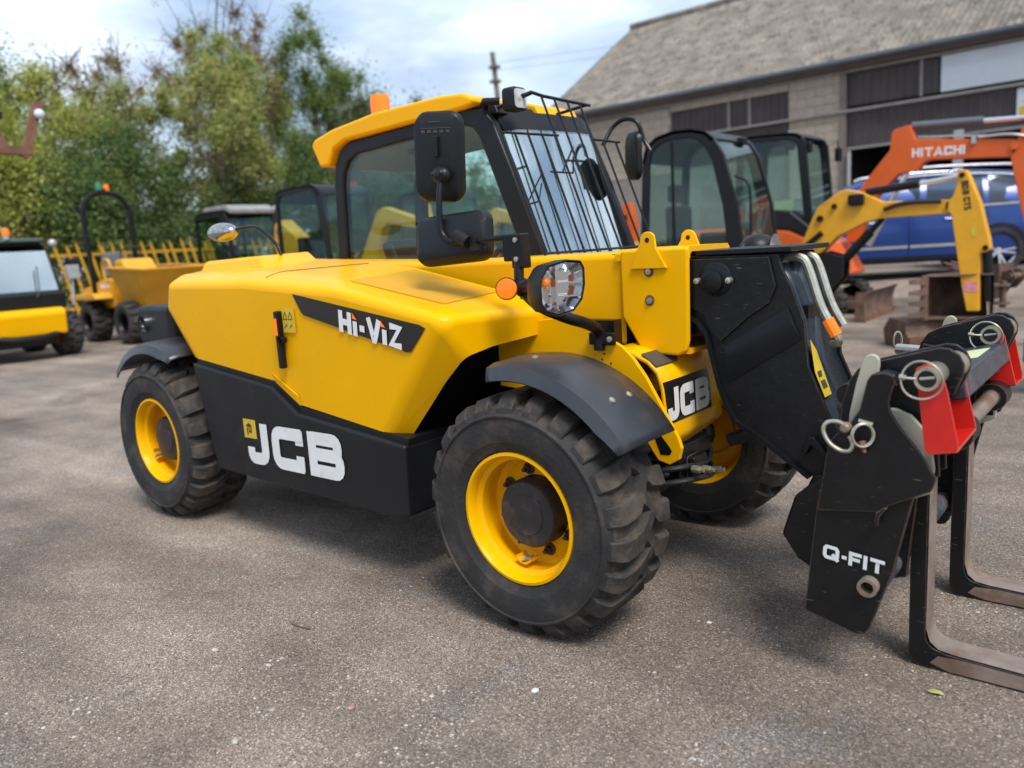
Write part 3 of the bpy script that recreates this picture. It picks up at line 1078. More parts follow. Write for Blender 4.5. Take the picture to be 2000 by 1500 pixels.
N_ = 14
vv = [on_hood(bil('c2', 'd2', "D'", "C'", 0.05 + 0.88 * i / N_, 0.06 + 0.86 * j / N_)) for i in range(N_ + 1) for j in range(N_ + 1)]
vb.add(vv, [(i * (N_ + 1) + j, (i + 1) * (N_ + 1) + j, (i + 1) * (N_ + 1) + j + 1, i * (N_ + 1) + j + 1) for i in range(N_) for j in range(N_)])
P('vent_panel', vb, VENT, hd)
seam = [on_hood((-1.40 + .16 * t, .09 + .44 * t, 0), .0008) for t in [k / 16 for k in range(17)]]
P('panel_seam', MB().tube(seam, .0022, 5), DEC, hd)
# raised bulge on the hood top
bul = MB()
tp = [(-2.42, .34, 1.215), (-2.42, .585, 1.225), (-1.62, .585, 1.235), (-1.60, .24, 1.225)]
t2 = [(-2.34, .35, 1.300), (-2.34, .60, 1.312), (-1.76, .60, 1.316), (-1.76, .31, 1.308)]
bul.add(tp + t2, [(4, 5, 6, 7), (0, 1, 5, 4), (1, 2, 6, 5), (2, 3, 7, 6), (3, 0, 4, 7)])
P('hood_bulge', bul, YEL, hd, bevel=0.02, seg=3)
# small raised rib at the panel step (light catching wedge)
P('hood_step', MB().add([(-1.375, .047, .815), (-1.19, .047, .72), (-1.185, .047, .675), (-1.345, .047, .765), (-1.34, .040, .800), (-1.215, .039, .735), (-1.21, .044, .700), (-1.325, .044, .778)],
                        [(4, 5, 6, 7), (0, 1, 5, 4), (1, 2, 6, 5), (2, 3, 7, 6), (3, 0, 4, 7)]), YEL, hd, bevel=0.006)
# Hi-Viz band
yd = 0.0365
band = MB().prism([(-1.148, 1.143), (-.425, 1.027), (-.395, 1.015), (-.478, .930), (-.50, .928), (-1.085, 1.058), (-1.10, 1.07)], 'y', yd, yd + 0.0015)
bd = P('name_band', band, DEC, hd)
ux = Vector((0.985, 0, -0.172)).normalized()
uz = Vector((0.05, 0, 1)).normalized()
lt, wdt = lettering('Hi-ViZ', (-.862, yd - 0.002, 0.997), ux, uz, 0.084, 0.29, gap=0.085, stretch=1.10)
P('lettering', lt, WHT, bd)
idot = MB()
for xx in (0.0, 1.0):
    o_ = Vector((-.862, yd - 0.004, .997)) + ux * (0.084 * (0.975 if xx == 0 else 2.865)) + uz * 0.084 * 0.76
    idot.add([o_, o_ + ux * 0.026, o_ + uz * 0.022], [(0, 1, 2)])
P('letter_dot', idot, AMB, bd)
# hood latch with warning sticker
lat = MB().box(-1.265, -1.237, 0.012, 0.038, 0.855, 0.945)
lt_ = P('hood_latch', MB().box(-1.262, -1.236, 0.012, 0.040, 0.835, 1.075), BLK, hd, bevel=0.006)
P('latch_flag', MB().box(-1.258, -1.240, 0.006, 0.0118, 0.975, 1.045), AMB, lt_)
P('latch_knob', MB().lathe([(0.014, 0.0), (0.014, 0.028), (0.0005, 0.029)], (-1.228, 0.008, 0.955), n=14), BLK, lt_)
stk = MB().box(-1.232, -1.15, yd, yd + 0.0015, 0.985, 1.085)
sk = P('warning_sticker', stk, YDEC, hd)
sw = MB()
for (x0, z0) in ((-1.225, 1.04), (-1.19, 1.04)):
    o3 = Vector((x0, yd - 0.0015, z0))
    for A_, B_ in (((0, 0), (0.028, 0)), ((0.028, 0), (0.014, 0.030)), ((0.014, 0.030), (0, 0))):
        stroke(sw, [A_, B_], 0.003, lambda p, o3=o3: o3 + Vector((p.x, 0, p.y)))
for (x0, z0) in ((-1.22, 1.005), (-1.185, 1.005)):
    o3 = Vector((x0, yd - 0.0018, z0))
    stroke(sw, [(0, 0), (0.016, 0.016), (0.016, 0.004)], 0.003, lambda p, o3=o3: o3 + Vector((p.x, 0, p.y)))
P('warning_symbols', sw, DEC, sk)

# black belly tank below the hood
bx = MB()
side = [(-2.005, .825), (-1.365, .748), (-1.20, .645), (-.548, .578), (-.556, .300), (-.63, .285), (-1.885, .316)]
n = len(side)
cen = (-1.2, 0.5)
inset = [(-1.985, .845), (-1.355, .768), (-1.19, .665), (-.535, .600)]
bx.prism(side, 'y', 0.03, 0.5)
bt = P('belly_tank', bx, BLKM, bevel=0.014, seg=3)
P('tank_ledge', MB().prism([(-1.985, .86), (-1.352, .772), (-1.188, .672), (-.545, .60), (-.55, .57), (-1.22, .62), (-1.40, .70), (-1.99, .79)], 'y', 0.052, 0.45), BLKM)
# JCB lettering on the belly tank
yt = 0.0275
jl, _w = lettering('JCB', (-1.600, yt, 0.386), (1, 0, 0.004), (0.0, 0, 1), 0.190, 0.29, gap=0.070, stretch=1.52, r=.22)
P('lettering', jl, WHT, bt)
lg = P('logo_square', MB().box(-1.610, -1.515, yt - 0.001, yt + 0.0005, 0.502, 0.588), YDEC, bt)
lgm = MB()
stroke(lgm, [(0.03, 0.015), (0.03, 0.06), (0.06, 0.06), (0.06, 0.03), (0.045, 0.03), (0.045, 0.072)], 0.007, lambda p: Vector((-1.610 + p.x, yt - 0.0025, 0.502 + p.y)))
P('logo_mark', lgm, DEC, lg)

# rear lamp housing behind the hood
rl = MB().box(-2.78, -2.42, 0.16, 0.50, 0.875, 1.085)
rlp = P('rear_lamp_housing', rl, BLKM, bevel=0.03, seg=3)
P('rear_lamp_ring', MB().lathe([(0.030, 0.0), (0.030, 0.02), (0.045, 0.02), (0.045, 0.0)], (-2.70, 0.145, 0.99), n=20), CHRM, rlp)

# ------------------------------------------------------------------ chassis
ch = MB().box(-2.75, -.1, 0.47, 1.06, 0.33, 0.80).box(-0.1, 0.16, 0.55, 0.98, 0.50, 0.72)
P('chassis', ch, BLK)
P('rear_counterweight', MB().box(-2.95, -2.7, 0.45, 1.08, 0.45, 1.0), YEL, bevel=0.03)
for x in (0, -2.4):
    ax = MB().tube([(x, 0.24, 0.404), (x, 1.30, 0.404)], 0.075, 14).tube([(x, 0.60, 0.404), (x, 0.70, 0.404), (x, 0.83, 0.404), (x, 0.93, 0.404)], [0.08, 0.15, 0.15, 0.08], 16)
    P('axle', ax, HUBM)
# wheel well lining behind the front tyre
P('wheel_well', MB().prism([(-.66, .57), (-.52, .76), (-.43, .89), (-.38, .93), (-.35, .94), (-.35, .98), (-.42, .97), (-.70, .66), (-.70, .30), (-.66, .30)], 'y', 0.16, 0.50), BLK)
P('inner_well', MB().box(-.75, .10, 0.47, 0.52, 0.30, 1.0), BLK)
# yellow front bracket plate with towing hook
bp_ = [(-.42, .98), (-.10, 1.013), (-.02, .995), (.145, .912), (.185, .875), (.233, .812), (.350, .610), (.362, .575), (.352, .535), (.315, .512), (.272, .522), (.215, .60), (.15, .70), (-.42, .74)]
fp = P('side_plate', MB().prism(bp_, 'y', 0.445, 0.463), YEL, bevel=0.004)
P('hook_slot', MB().prism([(.283, .545), (.318, .548), (.326, .562), (.315, .578), (.262, .640), (.250, .632)], 'y', 0.4435, 0.4442), BLK, fp)
for (x, z) in ((.072, .885), (.062, .865), (.098, .852)):
    P('plate_hole', MB().lathe([(0.004, 0.0), (0.0003, 0.0)], (x, 0.4435, z), n=10), DEC, fp)
P('side_plate', MB().prism(bp_, 'y', 1.07, 1.088), YEL, bevel=0.004)
# curved front panel between the wheels
pr = [(.10, .905), (.17, .893), (.235, .862), (.272, .825), (.290, .770), (.298, .700), (.300, .600), (.296, .560)]
fpb = MB()
ysec = (0.464, 0.62, 0.78, 0.885, 0.915)
zl = (0.54, 0.555, 0.575, 0.592, 0.61)
vs = []
for y, zb in zip(ysec, zl):
    for i, p in enumerate(pr):
        vs.append((p[0] - (0.012 if y > 0.9 else 0), y, max(p[1], zb)))
K = len(pr)
fpb.add(vs, [(i * K + j, i * K + j + 1, (i + 1) * K + j + 1, (i + 1) * K + j) for i in range(len(ysec) - 1) for j in range(K - 1)])
fpn = P('front_panel', fpb, YEL, smooth=60)
sd_ = fpn.modifiers.new('wall', 'SOLIDIFY')
sd_.thickness = 0.012
P('panel_stripe', MB().slab([(.205, .468, .8835), (.262, .468, .843), (.262, .62, .843), (.205, .70, .8835)], (0.0015, 0, 0.0035)), GREYP, fpn)


def fx(z):
    for (x0, z0), (x1, z1) in zip(pr, pr[1:]):
        if z1 <= z <= z0:
            return x0 + (x1 - x0) * (z0 - z) / (z0 - z1)
    return 0.30


patch = MB()
zz = [.645, .70, .735, .77, .79]
patch.add([(fx(z) + 0.0025, y, z + 0.0) for y in (.466, .80) for z in zz], [(i, i + 1, i + 6, i + 5) for i in range(4)])
pt = P('logo_plate', patch, DEC, fpn)
jf, _ = lettering('JCB', (.3035, .468, .655), (0.0, 1, 0), (-0.035, 0, 1), 0.112, 0.285, gap=0.06, stretch=1.14, r=.2)
P('lettering', jf, WHT, pt)
# valve block and hoses below the panel
vbk = P('valve_block', MB().box(.16, .30, .55, .80, .40, .545).box(.20, .33, .60, .70, .42, .50), CHIP, bevel=0.008)
for k, (x0, z0, y1) in enumerate(((.27, .515, .90), (.31, .475, .84), (.25, .44, .95), (.33, .43, .80))):
    P('hydraulic_hose', MB().tube(smooth_path([(x0 - .08, .50, z0 - .01), (x0, .56, z0), (x0 + .015, .70, z0 - .012), (x0 - .02, y1 - .04, z0 + .01), (x0 - .08, y1, z0 + .03)]), 0.0105, 8), HOSE)
for k in range(3):
    P('hose_fitting', MB().lathe([(0.013, 0), (0.013, 0.03), (0.009, 0.03), (0.009, 0.045)], (.335, .57 + .08 * k, .47 - .02 * k), 'x', 6, True), ZINC, vbk)
P('tilt_hose', MB().tube(smooth_path([(.30, .93, .66), (.40, .92, .60), (.41, .90, .54), (.33, .88, .50)]), 0.026, 10), HOSE)

# ------------------------------------------------------------------ mudguards


def mudguard(cx, y0, y1, a0, a1, inner_sign):
    b = MB()
    n = 18
    prof = []
    for i in range(n + 1):
        a = math.radians(a0 + (a1 - a0) * i / n)
        e = min(i, n - i) / n
        lip = 0.058 - 0.022 * max(0, 1 - i / 3)
        c, s = math.cos(a), math.sin(a)
        rT = 0.512
        row = [(y0 + 0.004, rT - lip), (y0, rT - lip + 0.004), (y0 + 0.016, rT - 0.012), (y0 + 0.060, rT), (y0 + (y1 - y0) * 0.72, rT + 0.006), (y1, rT - 0.004)]
        prof.append([(cx + r * c, y, 0.404 + r * s) for y, r in row])
    k = len(prof[0])
    b.add([p for row in prof for p in row], [(i * k + j, (i + 1) * k + j, (i + 1) * k + j + 1, i * k + j + 1) for i in range(n) for j in range(k - 1)])
    o = P('mudguard', b, FEND, smooth=28)
    s_ = o.modifiers.new('wall', 'SOLIDIFY')
    s_.thickness = 0.008
    s_.offset = -1
    return o


mg = mudguard(0.0, -0.012, 0.285, 33, 101, 1)
for (a, y) in ((51, 0.09), (51, 0.185), (88, 0.12)):
    c, s = math.cos(math.radians(a)), math.sin(math.radians(a))
    P('screw', MB().lathe([(0.012, -0.004), (0.011, 0.004), (0.0004, 0.007)], (0, 0, 0), 'z', 12).xf(Matrix.Translation((0.515 * c, y, 0.404 + 0.515 * s)) @ Matrix.Rotation(math.radians(90 - a), 4, 'Y')), ZINC, mg)
mudguard(-2.4, -0.012, 0.285, 60, 137, 1)
mg3 = mudguard(0.0, 1.25, 1.545, 33, 101, 1)

# ------------------------------------------------------------------ boom
bmS = [(-2.45, .95), (-2.45, 1.30), (-1.9, 1.27), (-0.9, 1.232), (.08, 1.232), (.08, .885), (-.1, .87), (-2.3, .90)]
boom = P('boom', MB().prism(bmS, 'y', 0.592, 0.892), YEL, bevel=0.028, seg=3)
co_o = [(.070, 1.238), (.300, 1.238), (.336, 1.236), (.332, .92), (.322, .882), (.29, .868), (.165, .868), (.150, .874), (.07, 1.0)]
# collar: a sleeve, open at the front
col = MB()
nO = len(co_o)
for y in (0.572, 0.590, 0.895, 0.913):
    pass
cl = P('boom_collar', MB().prism(co_o, 'y', 0.572, 0.594), YEL, boom, bevel=0.012, seg=3)
P('boom_collar', MB().prism(co_o, 'y', 0.888, 0.910), YEL, boom, bevel=0.012, seg=3)
top = MB().add([(x, y, z) for x in (.05, .334) for (y, z) in ((.576, 1.20), (.576, 1.225), (.592, 1.240), (.890, 1.240), (.906, 1.225), (.906, 1.20), (.888, 1.20), (.886, 1.214), (.876, 1.222), (.606, 1.222), (.596, 1.214), (.594, 1.20))],
               [(i, (i + 1) % 12, (i + 1) % 12 + 12, i + 12) for i in range(12)] + [tuple(range(12)), tuple(range(23, 11, -1))])
P('collar_top', top, YEL, cl, smooth=30)
P('collar_bottom', MB().box(.15, .325, .592, .89, .872, .890), YEL, cl)
P('boom_shadow_gap', MB().box(.02, .09, .60, .885, .89, 1.225), BLK, boom)  # black block standing in for the shade inside the collar mouth


def ear(y0, y1):
    o = [(.118, 1.170), (.150, 1.240), (.160, 1.262)] + arc(.190, 1.266, .031, 150, 30, 6) + [(.222, 1.240), (.262, 1.170)]
    return MB().prism(o, 'y', y0, y1)


for y0, y1 in ((0.560, 0.5715), (0.862, 0.874)):
    e = P('lifting_ear', ear(y0, y1) if y0 < .6 else MB().prism([(.145, 1.236), (.160, 1.262)] + arc(.190, 1.266, .031, 150, 30, 6) + [(.235, 1.236)], 'y', y0, y1), YEL, boom, bevel=0.003)
    P('ear_hole', MB().lathe([(0.009, 0), (0.0003, 0)], (.190, y0 - 0.0008, 1.268), n=14), DEC, e)
for z in (1.160, 1.060):
    bt2 = P('boom_bolt', MB().lathe([(0.019, 0.0), (0.019, -0.001), (0.0004, -0.0012)], (.187, 0.5712, z), n=18), RUST, boom)
    P('bolt_head', MB().lathe([(0.012, 0.0), (0.012, -0.006), (0.0004, -0.007)], (.187, 0.5697, z), n=6), ZINC, bt2)
# inner boom and goose neck
P('inner_boom', MB().box(.05, .60, .625, .87, .93, 1.205), BLK, boom, bevel=0.01)
gn = [(.30, 1.205), (.625, 1.200), (.640, 1.150), (.668, 1.095), (.708, .985), (.722, .84), (.79, .68), (.84, .56), (.80, .36), (.765, .27), (.715, .30), (.690, .37), (.715, .44), (.735, .485), (.588, .588), (.48, .650),
      (.455, .70), (.428, .77), (.385, .945), (.355, .985), (.30, 1.01)]
gnk = P('boom_nose', MB().prism(gn, 'y', 0.618, 0.634).prism(gn, 'y', 0.938, 0.954), CHIP, boom, bevel=0.003)
P('nose_top_plate', MB().box(.345, .672, .606, .966, 1.2055, 1.222), BLK, gnk, bevel=0.003)
fpl = [(.628, 1.17), (.655, 1.095), (.695, .985), (.712, .84), (.778, .68), (.828, .56)]
ff = MB()
ff.add([(x, y, z) for (x, z) in fpl for y in (.635, .937)], [(2 * i, 2 * i + 1, 2 * i + 3, 2 * i + 2) for i in range(5)])
NOSEF = mat('nose_plate_sheen', (0.022, 0.030, 0.042), 0.28, var=0.3, vscale=8, bump=0.05, dirt=(0.12, 0.12, 0.12), dscale=12, damt=(0.62, 0.9))  # bluish sheen put into the base colour, lighter than the side plates
ffo = P('nose_front_plate', ff, NOSEF, gnk, smooth=50)
ffo.modifiers.new('wall', 'SOLIDIFY').thickness = 0.01
# flange along the lower edge of the nose
fl = [(.30, 1.012), (.355, .987), (.385, .947), (.428, .772), (.455, .702), (.48, .652), (.588, .590), (.735, .487)]
flb = MB()
flb.add([(x, y, z) for (x, z) in fl for y in (.600, .636)] + [(x - 0.010, y, z - 0.010) for (x, z) in fl for y in (.600, .636)],
        [(2 * i, 2 * i + 1, 2 * i + 3, 2 * i + 2) for i in range(7)] + [(16 + 2 * i, 16 + 2 * i + 1, 16 + 2 * i + 3, 16 + 2 * i + 2) for i in range(7)] + [(2 * i, 2 * i + 2, 2 * i + 18, 2 * i + 16) for i in range(7)] + [(0, 1, 17, 16), (14, 15, 31, 30)])
P('nose_flange', flb, BLK, gnk, smooth=50)
# pressed shape plates on the side of the nose
P('nose_gusset', MB().prism([(.305, 1.195), (.60, 1.193), (.622, 1.10), (.60, 1.045), (.53, 1.0), (.43, .915), (.40, .945), (.37, 1.005), (.305, 1.04)], 'y', .606, .6175), CHIP, gnk, bevel=0.004)
P('nose_fold', MB().add([(.44, .613, .90), (.66, .613, 1.03), (.70, .613, .93), (.46, .613, .78), (.45, .600, .86), (.672, .600, .985)], [(0, 1, 5, 4), (4, 5, 2, 3), (0, 4, 3), (1, 2, 5)]), BLK, gnk)
P('nose_rib', MB().prism([(.705, .575), (.728, .618), (.745, .622), (.795, .565), (.785, .545), (.742, .592), (.735, .590), (.722, .560)], 'y', .592, .6175), BLK, gnk, bevel=.004)
pb = P('pivot_boss', MB().lathe([(0.058, 0.0), (0.058, -0.012), (0.052, -0.016), (0.0004, -0.016)], (.418, .617, 1.125), n=28).lathe([(0.038, -0.016), (0.038, -0.034), (0.030, -0.038), (0.0004, -0.036)], (.412, .617, 1.118), n=24), BLK, gnk)
for dx in (-.058, .055):
    P('boss_bolt', MB().lathe([(0.011, 0.0), (0.010, -0.02), (0.0004, -0.022)], (.418 + dx, .60, 1.122), n=10), ZINC, pb)
P('tilt_pin', MB().lathe([(0.040, 0.0), (0.040, -0.020), (0.022, -0.026), (0.0004, -0.026)], (.772, .617, .46), n=22), BLK, gnk)
# sticker on the nose front
s0, s1 = Vector((.707, .640, .925)), Vector((.735, .640, .79))
dv = (s1 - s0)
nrm = Vector((dv.z, 0, -dv.x)).normalized()
nrm = nrm if nrm.x > 0 else -nrm
a_, b_ = Vector((.7075, .638, .945)), Vector((.7235, .638, .815))
sq = [Vector((.7065, .640, .965)), Vector((.7140, .672, .905)), Vector((.750, .690, .775)), Vector((.750, .640, .775)), Vector((.7190, .640, .86))]
stq = P('caution_sticker', MB().slab([(.7180, .642, .925), (.7215, .690, .885), (.7350, .705, .815), (.7650, .705, .742), (.7650, .642, .742), (.7340, .642, .82)], (0.0012, 0, 0.0006)), YDEC, gnk)
P('caution_symbols', MB().slab([(.7570, .655, .768), (.7570, .690, .768), (.7470, .690, .792), (.7470, .655, .792)], (0.0022, 0, 0.001)).slab([(.7420, .655, .803), (.7420, .690, .803), (.7370, .690, .822), (.7370, .655, .822)], (0.003, 0, 0.001)), GREYP, stq)
# hydraulic pipes on the nose
for k, (y, dx) in enumerate(((.70, 0.0), (.80, 0.0))):
    pth = smooth_path([(.610, y, 1.165), (.625, y, 1.185), (.665, y, 1.183), (.690, y, 1.155), (.735, y - .01, 1.03), (.775, y - .01, .955)], 6)
    pp = P('steel_pipe', MB().tube(pth, 0.0145, 10), ZINC, gnk)
    P('pipe_union', MB().tube([(.600, y, 1.14), (.612, y, 1.17)], 0.022, 6), ZINC, pp)
P('pipe_cap', MB().tube([(.757, .69, .985), (.785, .69, .935)], 0.0185, 10), AMB, gnk)
P('pipe_elbow', MB().tube(smooth_path([(.783, .69, .938), (.792, .695, .918), (.78, .71, .905), (.755, .74, .90)]), 0.012, 8), ZINC, gnk)
P('pipe_clip', MB().box(.655, .70, .68, .82, .99, 1.03), BLK, gnk)
# coupler below the nose, carrying the fork carriage
cp = [(.715, .50), (.80, .50), (.90, .66), (.96, .86), (.93, .90), (.88, .80), (.82, .56), (.86, .30), (.80, .24), (.72, .29)]
cq = [(.74, .47), (.84, .56), (.90, .76), (.95, .80), (.93, .55), (.92, .26), (.84, .22), (.75, .27), (.70, .34)]
cpl = P('coupler', MB().prism(cq, 'y', .44, .60), CHIP, boom, bevel=0.01)
P('coupler', MB().prism(cq, 'y', .90, 1.06), CHIP, boom, bevel=0.01)
P('coupler_shaft', MB().tube([(.90, .42, .80), (.90, 1.11, .80)], 0.033, 16).tube([(.90, .28, .30), (.90, 1.25, .30)], 0.03, 14), CHIP, cpl)
P('crowd_cylinder', MB().tube([(.45, .75, .98), (.80, .75, .60)], 0.045, 16), BLK, boom)

# ------------------------------------------------------------------ cab
outer = [(-1.985, 0.80), (-1.985, 1.15), (-1.955, 1.66), (-1.935, 1.76), (-1.88, 1.84), (-1.79, 1.875), (-.95, 1.915), (-.855, 1.895), (-.80, 1.835), (-.70, 1.60), (-.545, 1.20), (-.50, 0.80)]
inner = [(-1.905, 0.88), (-1.905, 1.15), (-1.878, 1.65), (-1.862, 1.72), (-1.82, 1.775), (-1.75, 1.805), (-.985, 1.845), (-.925, 1.825), (-.885, 1.775), (-.80, 1.56), (-.655, 1.20), (-.60, 0.88)]
cab = P('cab_frame', MB().ring(outer, inner, 'y', 0.945, 1.0), BLK, bevel=0.012, seg=3)
P('cab_frame', MB().ring([(p[0] + (.10 if p[0] > -1.3 else 0), p[1]) for p in outer], [(p[0] + (.10 if p[0] > -1.3 else 0), p[1]) for p in inner], 'y', 1.535, 1.59), BLK, bevel=0.012, seg=3)
P('side_window', MB().prism([(p[0] * 1.0, p[1]) for p in inner], 'y', 0.958, 0.963), GLS)
P('side_window', MB().prism(inner, 'y', 1.56, 1.565), GLS)
P('cab_floor', MB().box(-1.95, -.52, 0.95, 1.58, 0.55, 1.02), BLK)
P('rear_window', MB().slab([(-1.96, 1.0, 1.15), (-1.96, 1.535, 1.15), (-1.93, 1.535, 1.74), (-1.93, 1.0, 1.74)], (0.005, 0, 0)), GLS)
BOW = ((.998, 0.0), (1.12, .055), (1.26, .085), (1.40, .10), (1.537, .10))
wsb = MB()
wsb.add([(x + dx, y, z) for (y, dx) in BOW for (x, z) in ((-.575, 1.20), (-.782, 1.80))] + [(x + dx - .006, y, z) for (y, dx) in BOW for (x, z) in ((-.575, 1.20), (-.782, 1.80))], [(2 * i, 2 * i + 1, 2 * i + 3, 2 * i + 2) for i in range(4)] + [(10 + 2 * i, 12 + 2 * i, 13 + 2 * i, 11 + 2 * i) for i in range(4)])
P('windscreen', wsb, GLW, smooth=60)
whb = MB()
whb.add([(x + dx, y, z) for (y, dx) in BOW for (x, z) in ((-.780, 1.795), (-.825, 1.885))] + [(x + dx - .05, y, z) for (y, dx) in BOW for (x, z) in ((-.780, 1.795), (-.825, 1.885))], [(2 * i, 2 * i + 1, 2 * i + 3, 2 * i + 2) for i in range(4)] + [(10 + 2 * i, 12 + 2 * i, 13 + 2 * i, 11 + 2 * i) for i in range(4)] + [(2 * i, 2 * i + 2, 2 * i + 12, 2 * i + 10) for i in range(4)] + [(2 * i + 1, 2 * i + 11, 2 * i + 13, 2 * i + 3) for i in range(4)])
P('windscreen_header', whb, BLKM, smooth=40)
P('headliner', MB().prism([(-1.90, 1.76), (-1.85, 1.84), (-1.75, 1.87), (-.95, 1.893), (-.88, 1.875), (-.93, 1.835), (-1.76, 1.80), (-1.85, 1.74)], 'y', 1.003, 1.533), BEIGE)
P('roof_lamp', MB().box(-1.52, -1.36, 1.10, 1.22, 1.785, 1.815), INT)
rfp = [(-2.025, 1.765), (-2.085, 1.885), (-2.06, 1.915), (-1.90, 1.95), (-1.55, 1.985), (-1.1, 1.99), (-.95, 1.978), (-.885, 1.95), (-.895, 1.915), (-.95, 1.908), (-1.80, 1.878), (-1.90, 1.845), (-1.955, 1.765)]
roof = P('cab_roof', MB().prism(rfp, 'y', 0.915, 1.62), YEL, bevel=0.022, seg=3)
P('roof_front_step', MB().prism([(-.93, 1.905), (-.90, 1.965), (-.80, 1.935), (-.775, 1.885), (-.83, 1.88)], 'y', 1.27, 1.60), YEL, roof, bevel=0.012)
P('roof_front_trim', MB().prism([(-.93, 1.90), (-.90, 1.945), (-.81, 1.915), (-.79, 1.87), (-.84, 1.87)], 'y', 0.98, 1.268), BLKM, roof, bevel=0.01)
bc = P('beacon', MB().lathe([(0.050, 1.985), (0.052, 2.085), (0.046, 2.108), (0.0005, 2.112)], (-1.70, 1.10, 0), 'z', 24), AMB)
P('beacon_base', MB().lathe([(0.054, 1.96), (0.054, 1.992), (0.0005, 1.993)], (-1.70, 1.10, 0), 'z', 20), BLK, bc)
# seat and controls
st_ = P('seat', MB().box(-1.62, -1.16, 1.06, 1.42, 1.02, 1.16), SEATM, bevel=0.04, seg=3)
P('seat_back', MB().slab([(-1.60, 1.07, 1.14), (-1.60, 1.41, 1.14), (-1.70, 1.40, 1.36), (-1.70, 1.08, 1.36)], (-0.09, 0, -0.02)), SEATM, st_, bevel=0.03)
P('dashboard', MB().prism([(-.62, 1.0), (-.70, 1.24), (-.90, 1.22), (-.92, 1.0)], 'y', 1.02, 1.46), INT, bevel=0.02)
swh = [(-1.0 + 0.06 * math.sin(t) * 1.0, 1.27 + 0.15 * math.cos(t), 1.22 + 0.10 * math.sin(t)) for t in [2 * PI * k / 24 for k in range(24)]]
sww = P('steering_wheel', MB().tube(swh, 0.014, 8, True), INT)
P('steering_column', MB().tube([(-1.0, 1.27, 1.22), (-.85, 1.27, 1.12)], 0.022, 10), INT, sww)
# wire guard in front of the windscreen


def gp(y, z):
    return (-0.545 - (z - 1.748) * 0.3796, y, z)


grd = P('wire_guard', MB().tube([gp(.69, 1.735), gp(1.09, 1.748)], 0.006, 6).tube([gp(1.38, 1.748), gp(1.60, 1.748)], 0.006, 6).tube([gp(.93, 1.913), gp(1.0, 1.935), gp(1.08, 1.926), gp(1.45, 1.918)], 0.0075, 6).tube([gp(.69, 1.24), gp(1.58, 1.24)], 0.006, 6)
        .tube([gp(.935, 1.58), gp(1.10, 1.58), gp(1.15, 1.655)], 0.0045, 6).tube([gp(1.02, 1.58), gp(1.175, 1.70)], 0.0045, 6), BLK)
for y in (.69, .78, .87, .97, 1.07, 1.165, 1.265, 1.365, 1.45, 1.565):
    zt = 1.92 if 1.07 <= y < 1.40 else 1.742
    P('guard_bar', MB().tube([gp(y, 1.21), gp(y, zt)], 0.0052, 6), BLK, grd)
P('guard_stay', MB().tube([gp(1.0, 1.93), (-.80, 1.0, 1.90)], 0.008, 6).tube([gp(1.42, 1.918), (-.80, 1.42, 1.90)], 0.008, 6), BLK, grd)
wlz = P('work_lamp', MB().prism(rrect(.935, 1.035, 1.865, 1.965, .02), 'x', -.73, -.665), BLK, bevel=0.008)
P('lamp_lens', MB().prism(rrect(.945, 1.025, 1.875, 1.955, .015), 'x', -.664, -.660), mat('lamp_glass', (0.50, 0.52, 0.52), 0.15, var=0.3, vscale=40), wlz)
P('lamp_bracket', MB().tube([(-.74, .93, 1.91), (-.80, .90, 1.915), (-.84, .95, 1.90)], 0.016, 8), BLK, wlz)
wp = P('wiper', MB().tube([(-.575, 1.18, 1.24), (-.66, 1.26, 1.50)], 0.006, 6).tube([(-.62, 1.10, 1.38), (-.685, 1.38, 1.56)], 0.007, 6), INT)

# ------------------------------------------------------------------ mirrors and lamps


def rounded_plate(cx, cy, cz, w, h, d, r, yaw, roll=0.0, tilt=0.0):
    b = MB()
    o = rrect(-w / 2, w / 2, -h / 2, h / 2, r, 6)
    n = len(o)
    rows = [(1.0, 0.0), (1.0, d * 0.35), (0.94, d * 0.75), (0.70, d * 1.0)]
    vs = []
    for s, t in rows:
        vs += [(p[0] * (s if s == 1 else (abs(p[0]) - (1 - s) * w * 0.3) / max(1e-6, abs(p[0])) if abs(p[0]) > 1e-6 else s), -t, p[1] * s) for p in o]
    fs = [(i * n + k, i * n + (k + 1) % n, (i + 1) * n + (k + 1) % n, (i + 1) * n + k) for i in range(len(rows) - 1) for k in range(n)]
    fs += [tuple(range(n)), tuple(range(4 * n - 1, 3 * n - 1, -1))]
    b.add(vs, fs)
    M = Matrix.Translation((cx, cy, cz)) @ Matrix.Rotation(yaw, 4, 'Z') @ Matrix.Rotation(tilt, 4, 'X') @ Matrix.Rotation(roll, 4, 'Y')
    b.xf(M)
    return b, M


b, M1 = rounded_plate(-.525, .315, 1.618, .205, .325, .030, .055, math.radians(14), math.radians(5), math.radians(4))
MIRM = mat('mirror_housing', (0.0095, 0.0098, 0.0115), 0.40, spec=0.32, var=0.15, vscale=5, bump=0.03, bscale=220)
mr1 = P('tall_mirror', b, MIRM, smooth=40)
P('mirror_glass', MB().prism(rrect(-.095, .095, -.155, .155, .045), 'y', .002, .004).xf(M1), CHRM, mr1)
P('mirror_rib', MB().box(-.012, .010, -.044, -.028, 0.0, .075).xf(M1), MIRM, mr1, bevel=0.004)
prt = MB()
for k in range(5):
    prt.box(-.062 + .026 * k, -.046 + .026 * k, -.0318, -.0302, .086, .096)
prt.box(-.066, .062, -.0318, -.0302, .101, .104).box(-.03, .02, -.0318, -.0302, .122, .126)
P('moulded_marks', prt.xf(M1), GREYP, mr1)
P('mirror_clamp', MB().ball((-.488, .268, 1.548), .034, 14, (1.25, .8, .9)).ball((-.470, .252, 1.552), .013, 10).ball((-.508, .250, 1.552), .010, 10), MIRM, mr1)
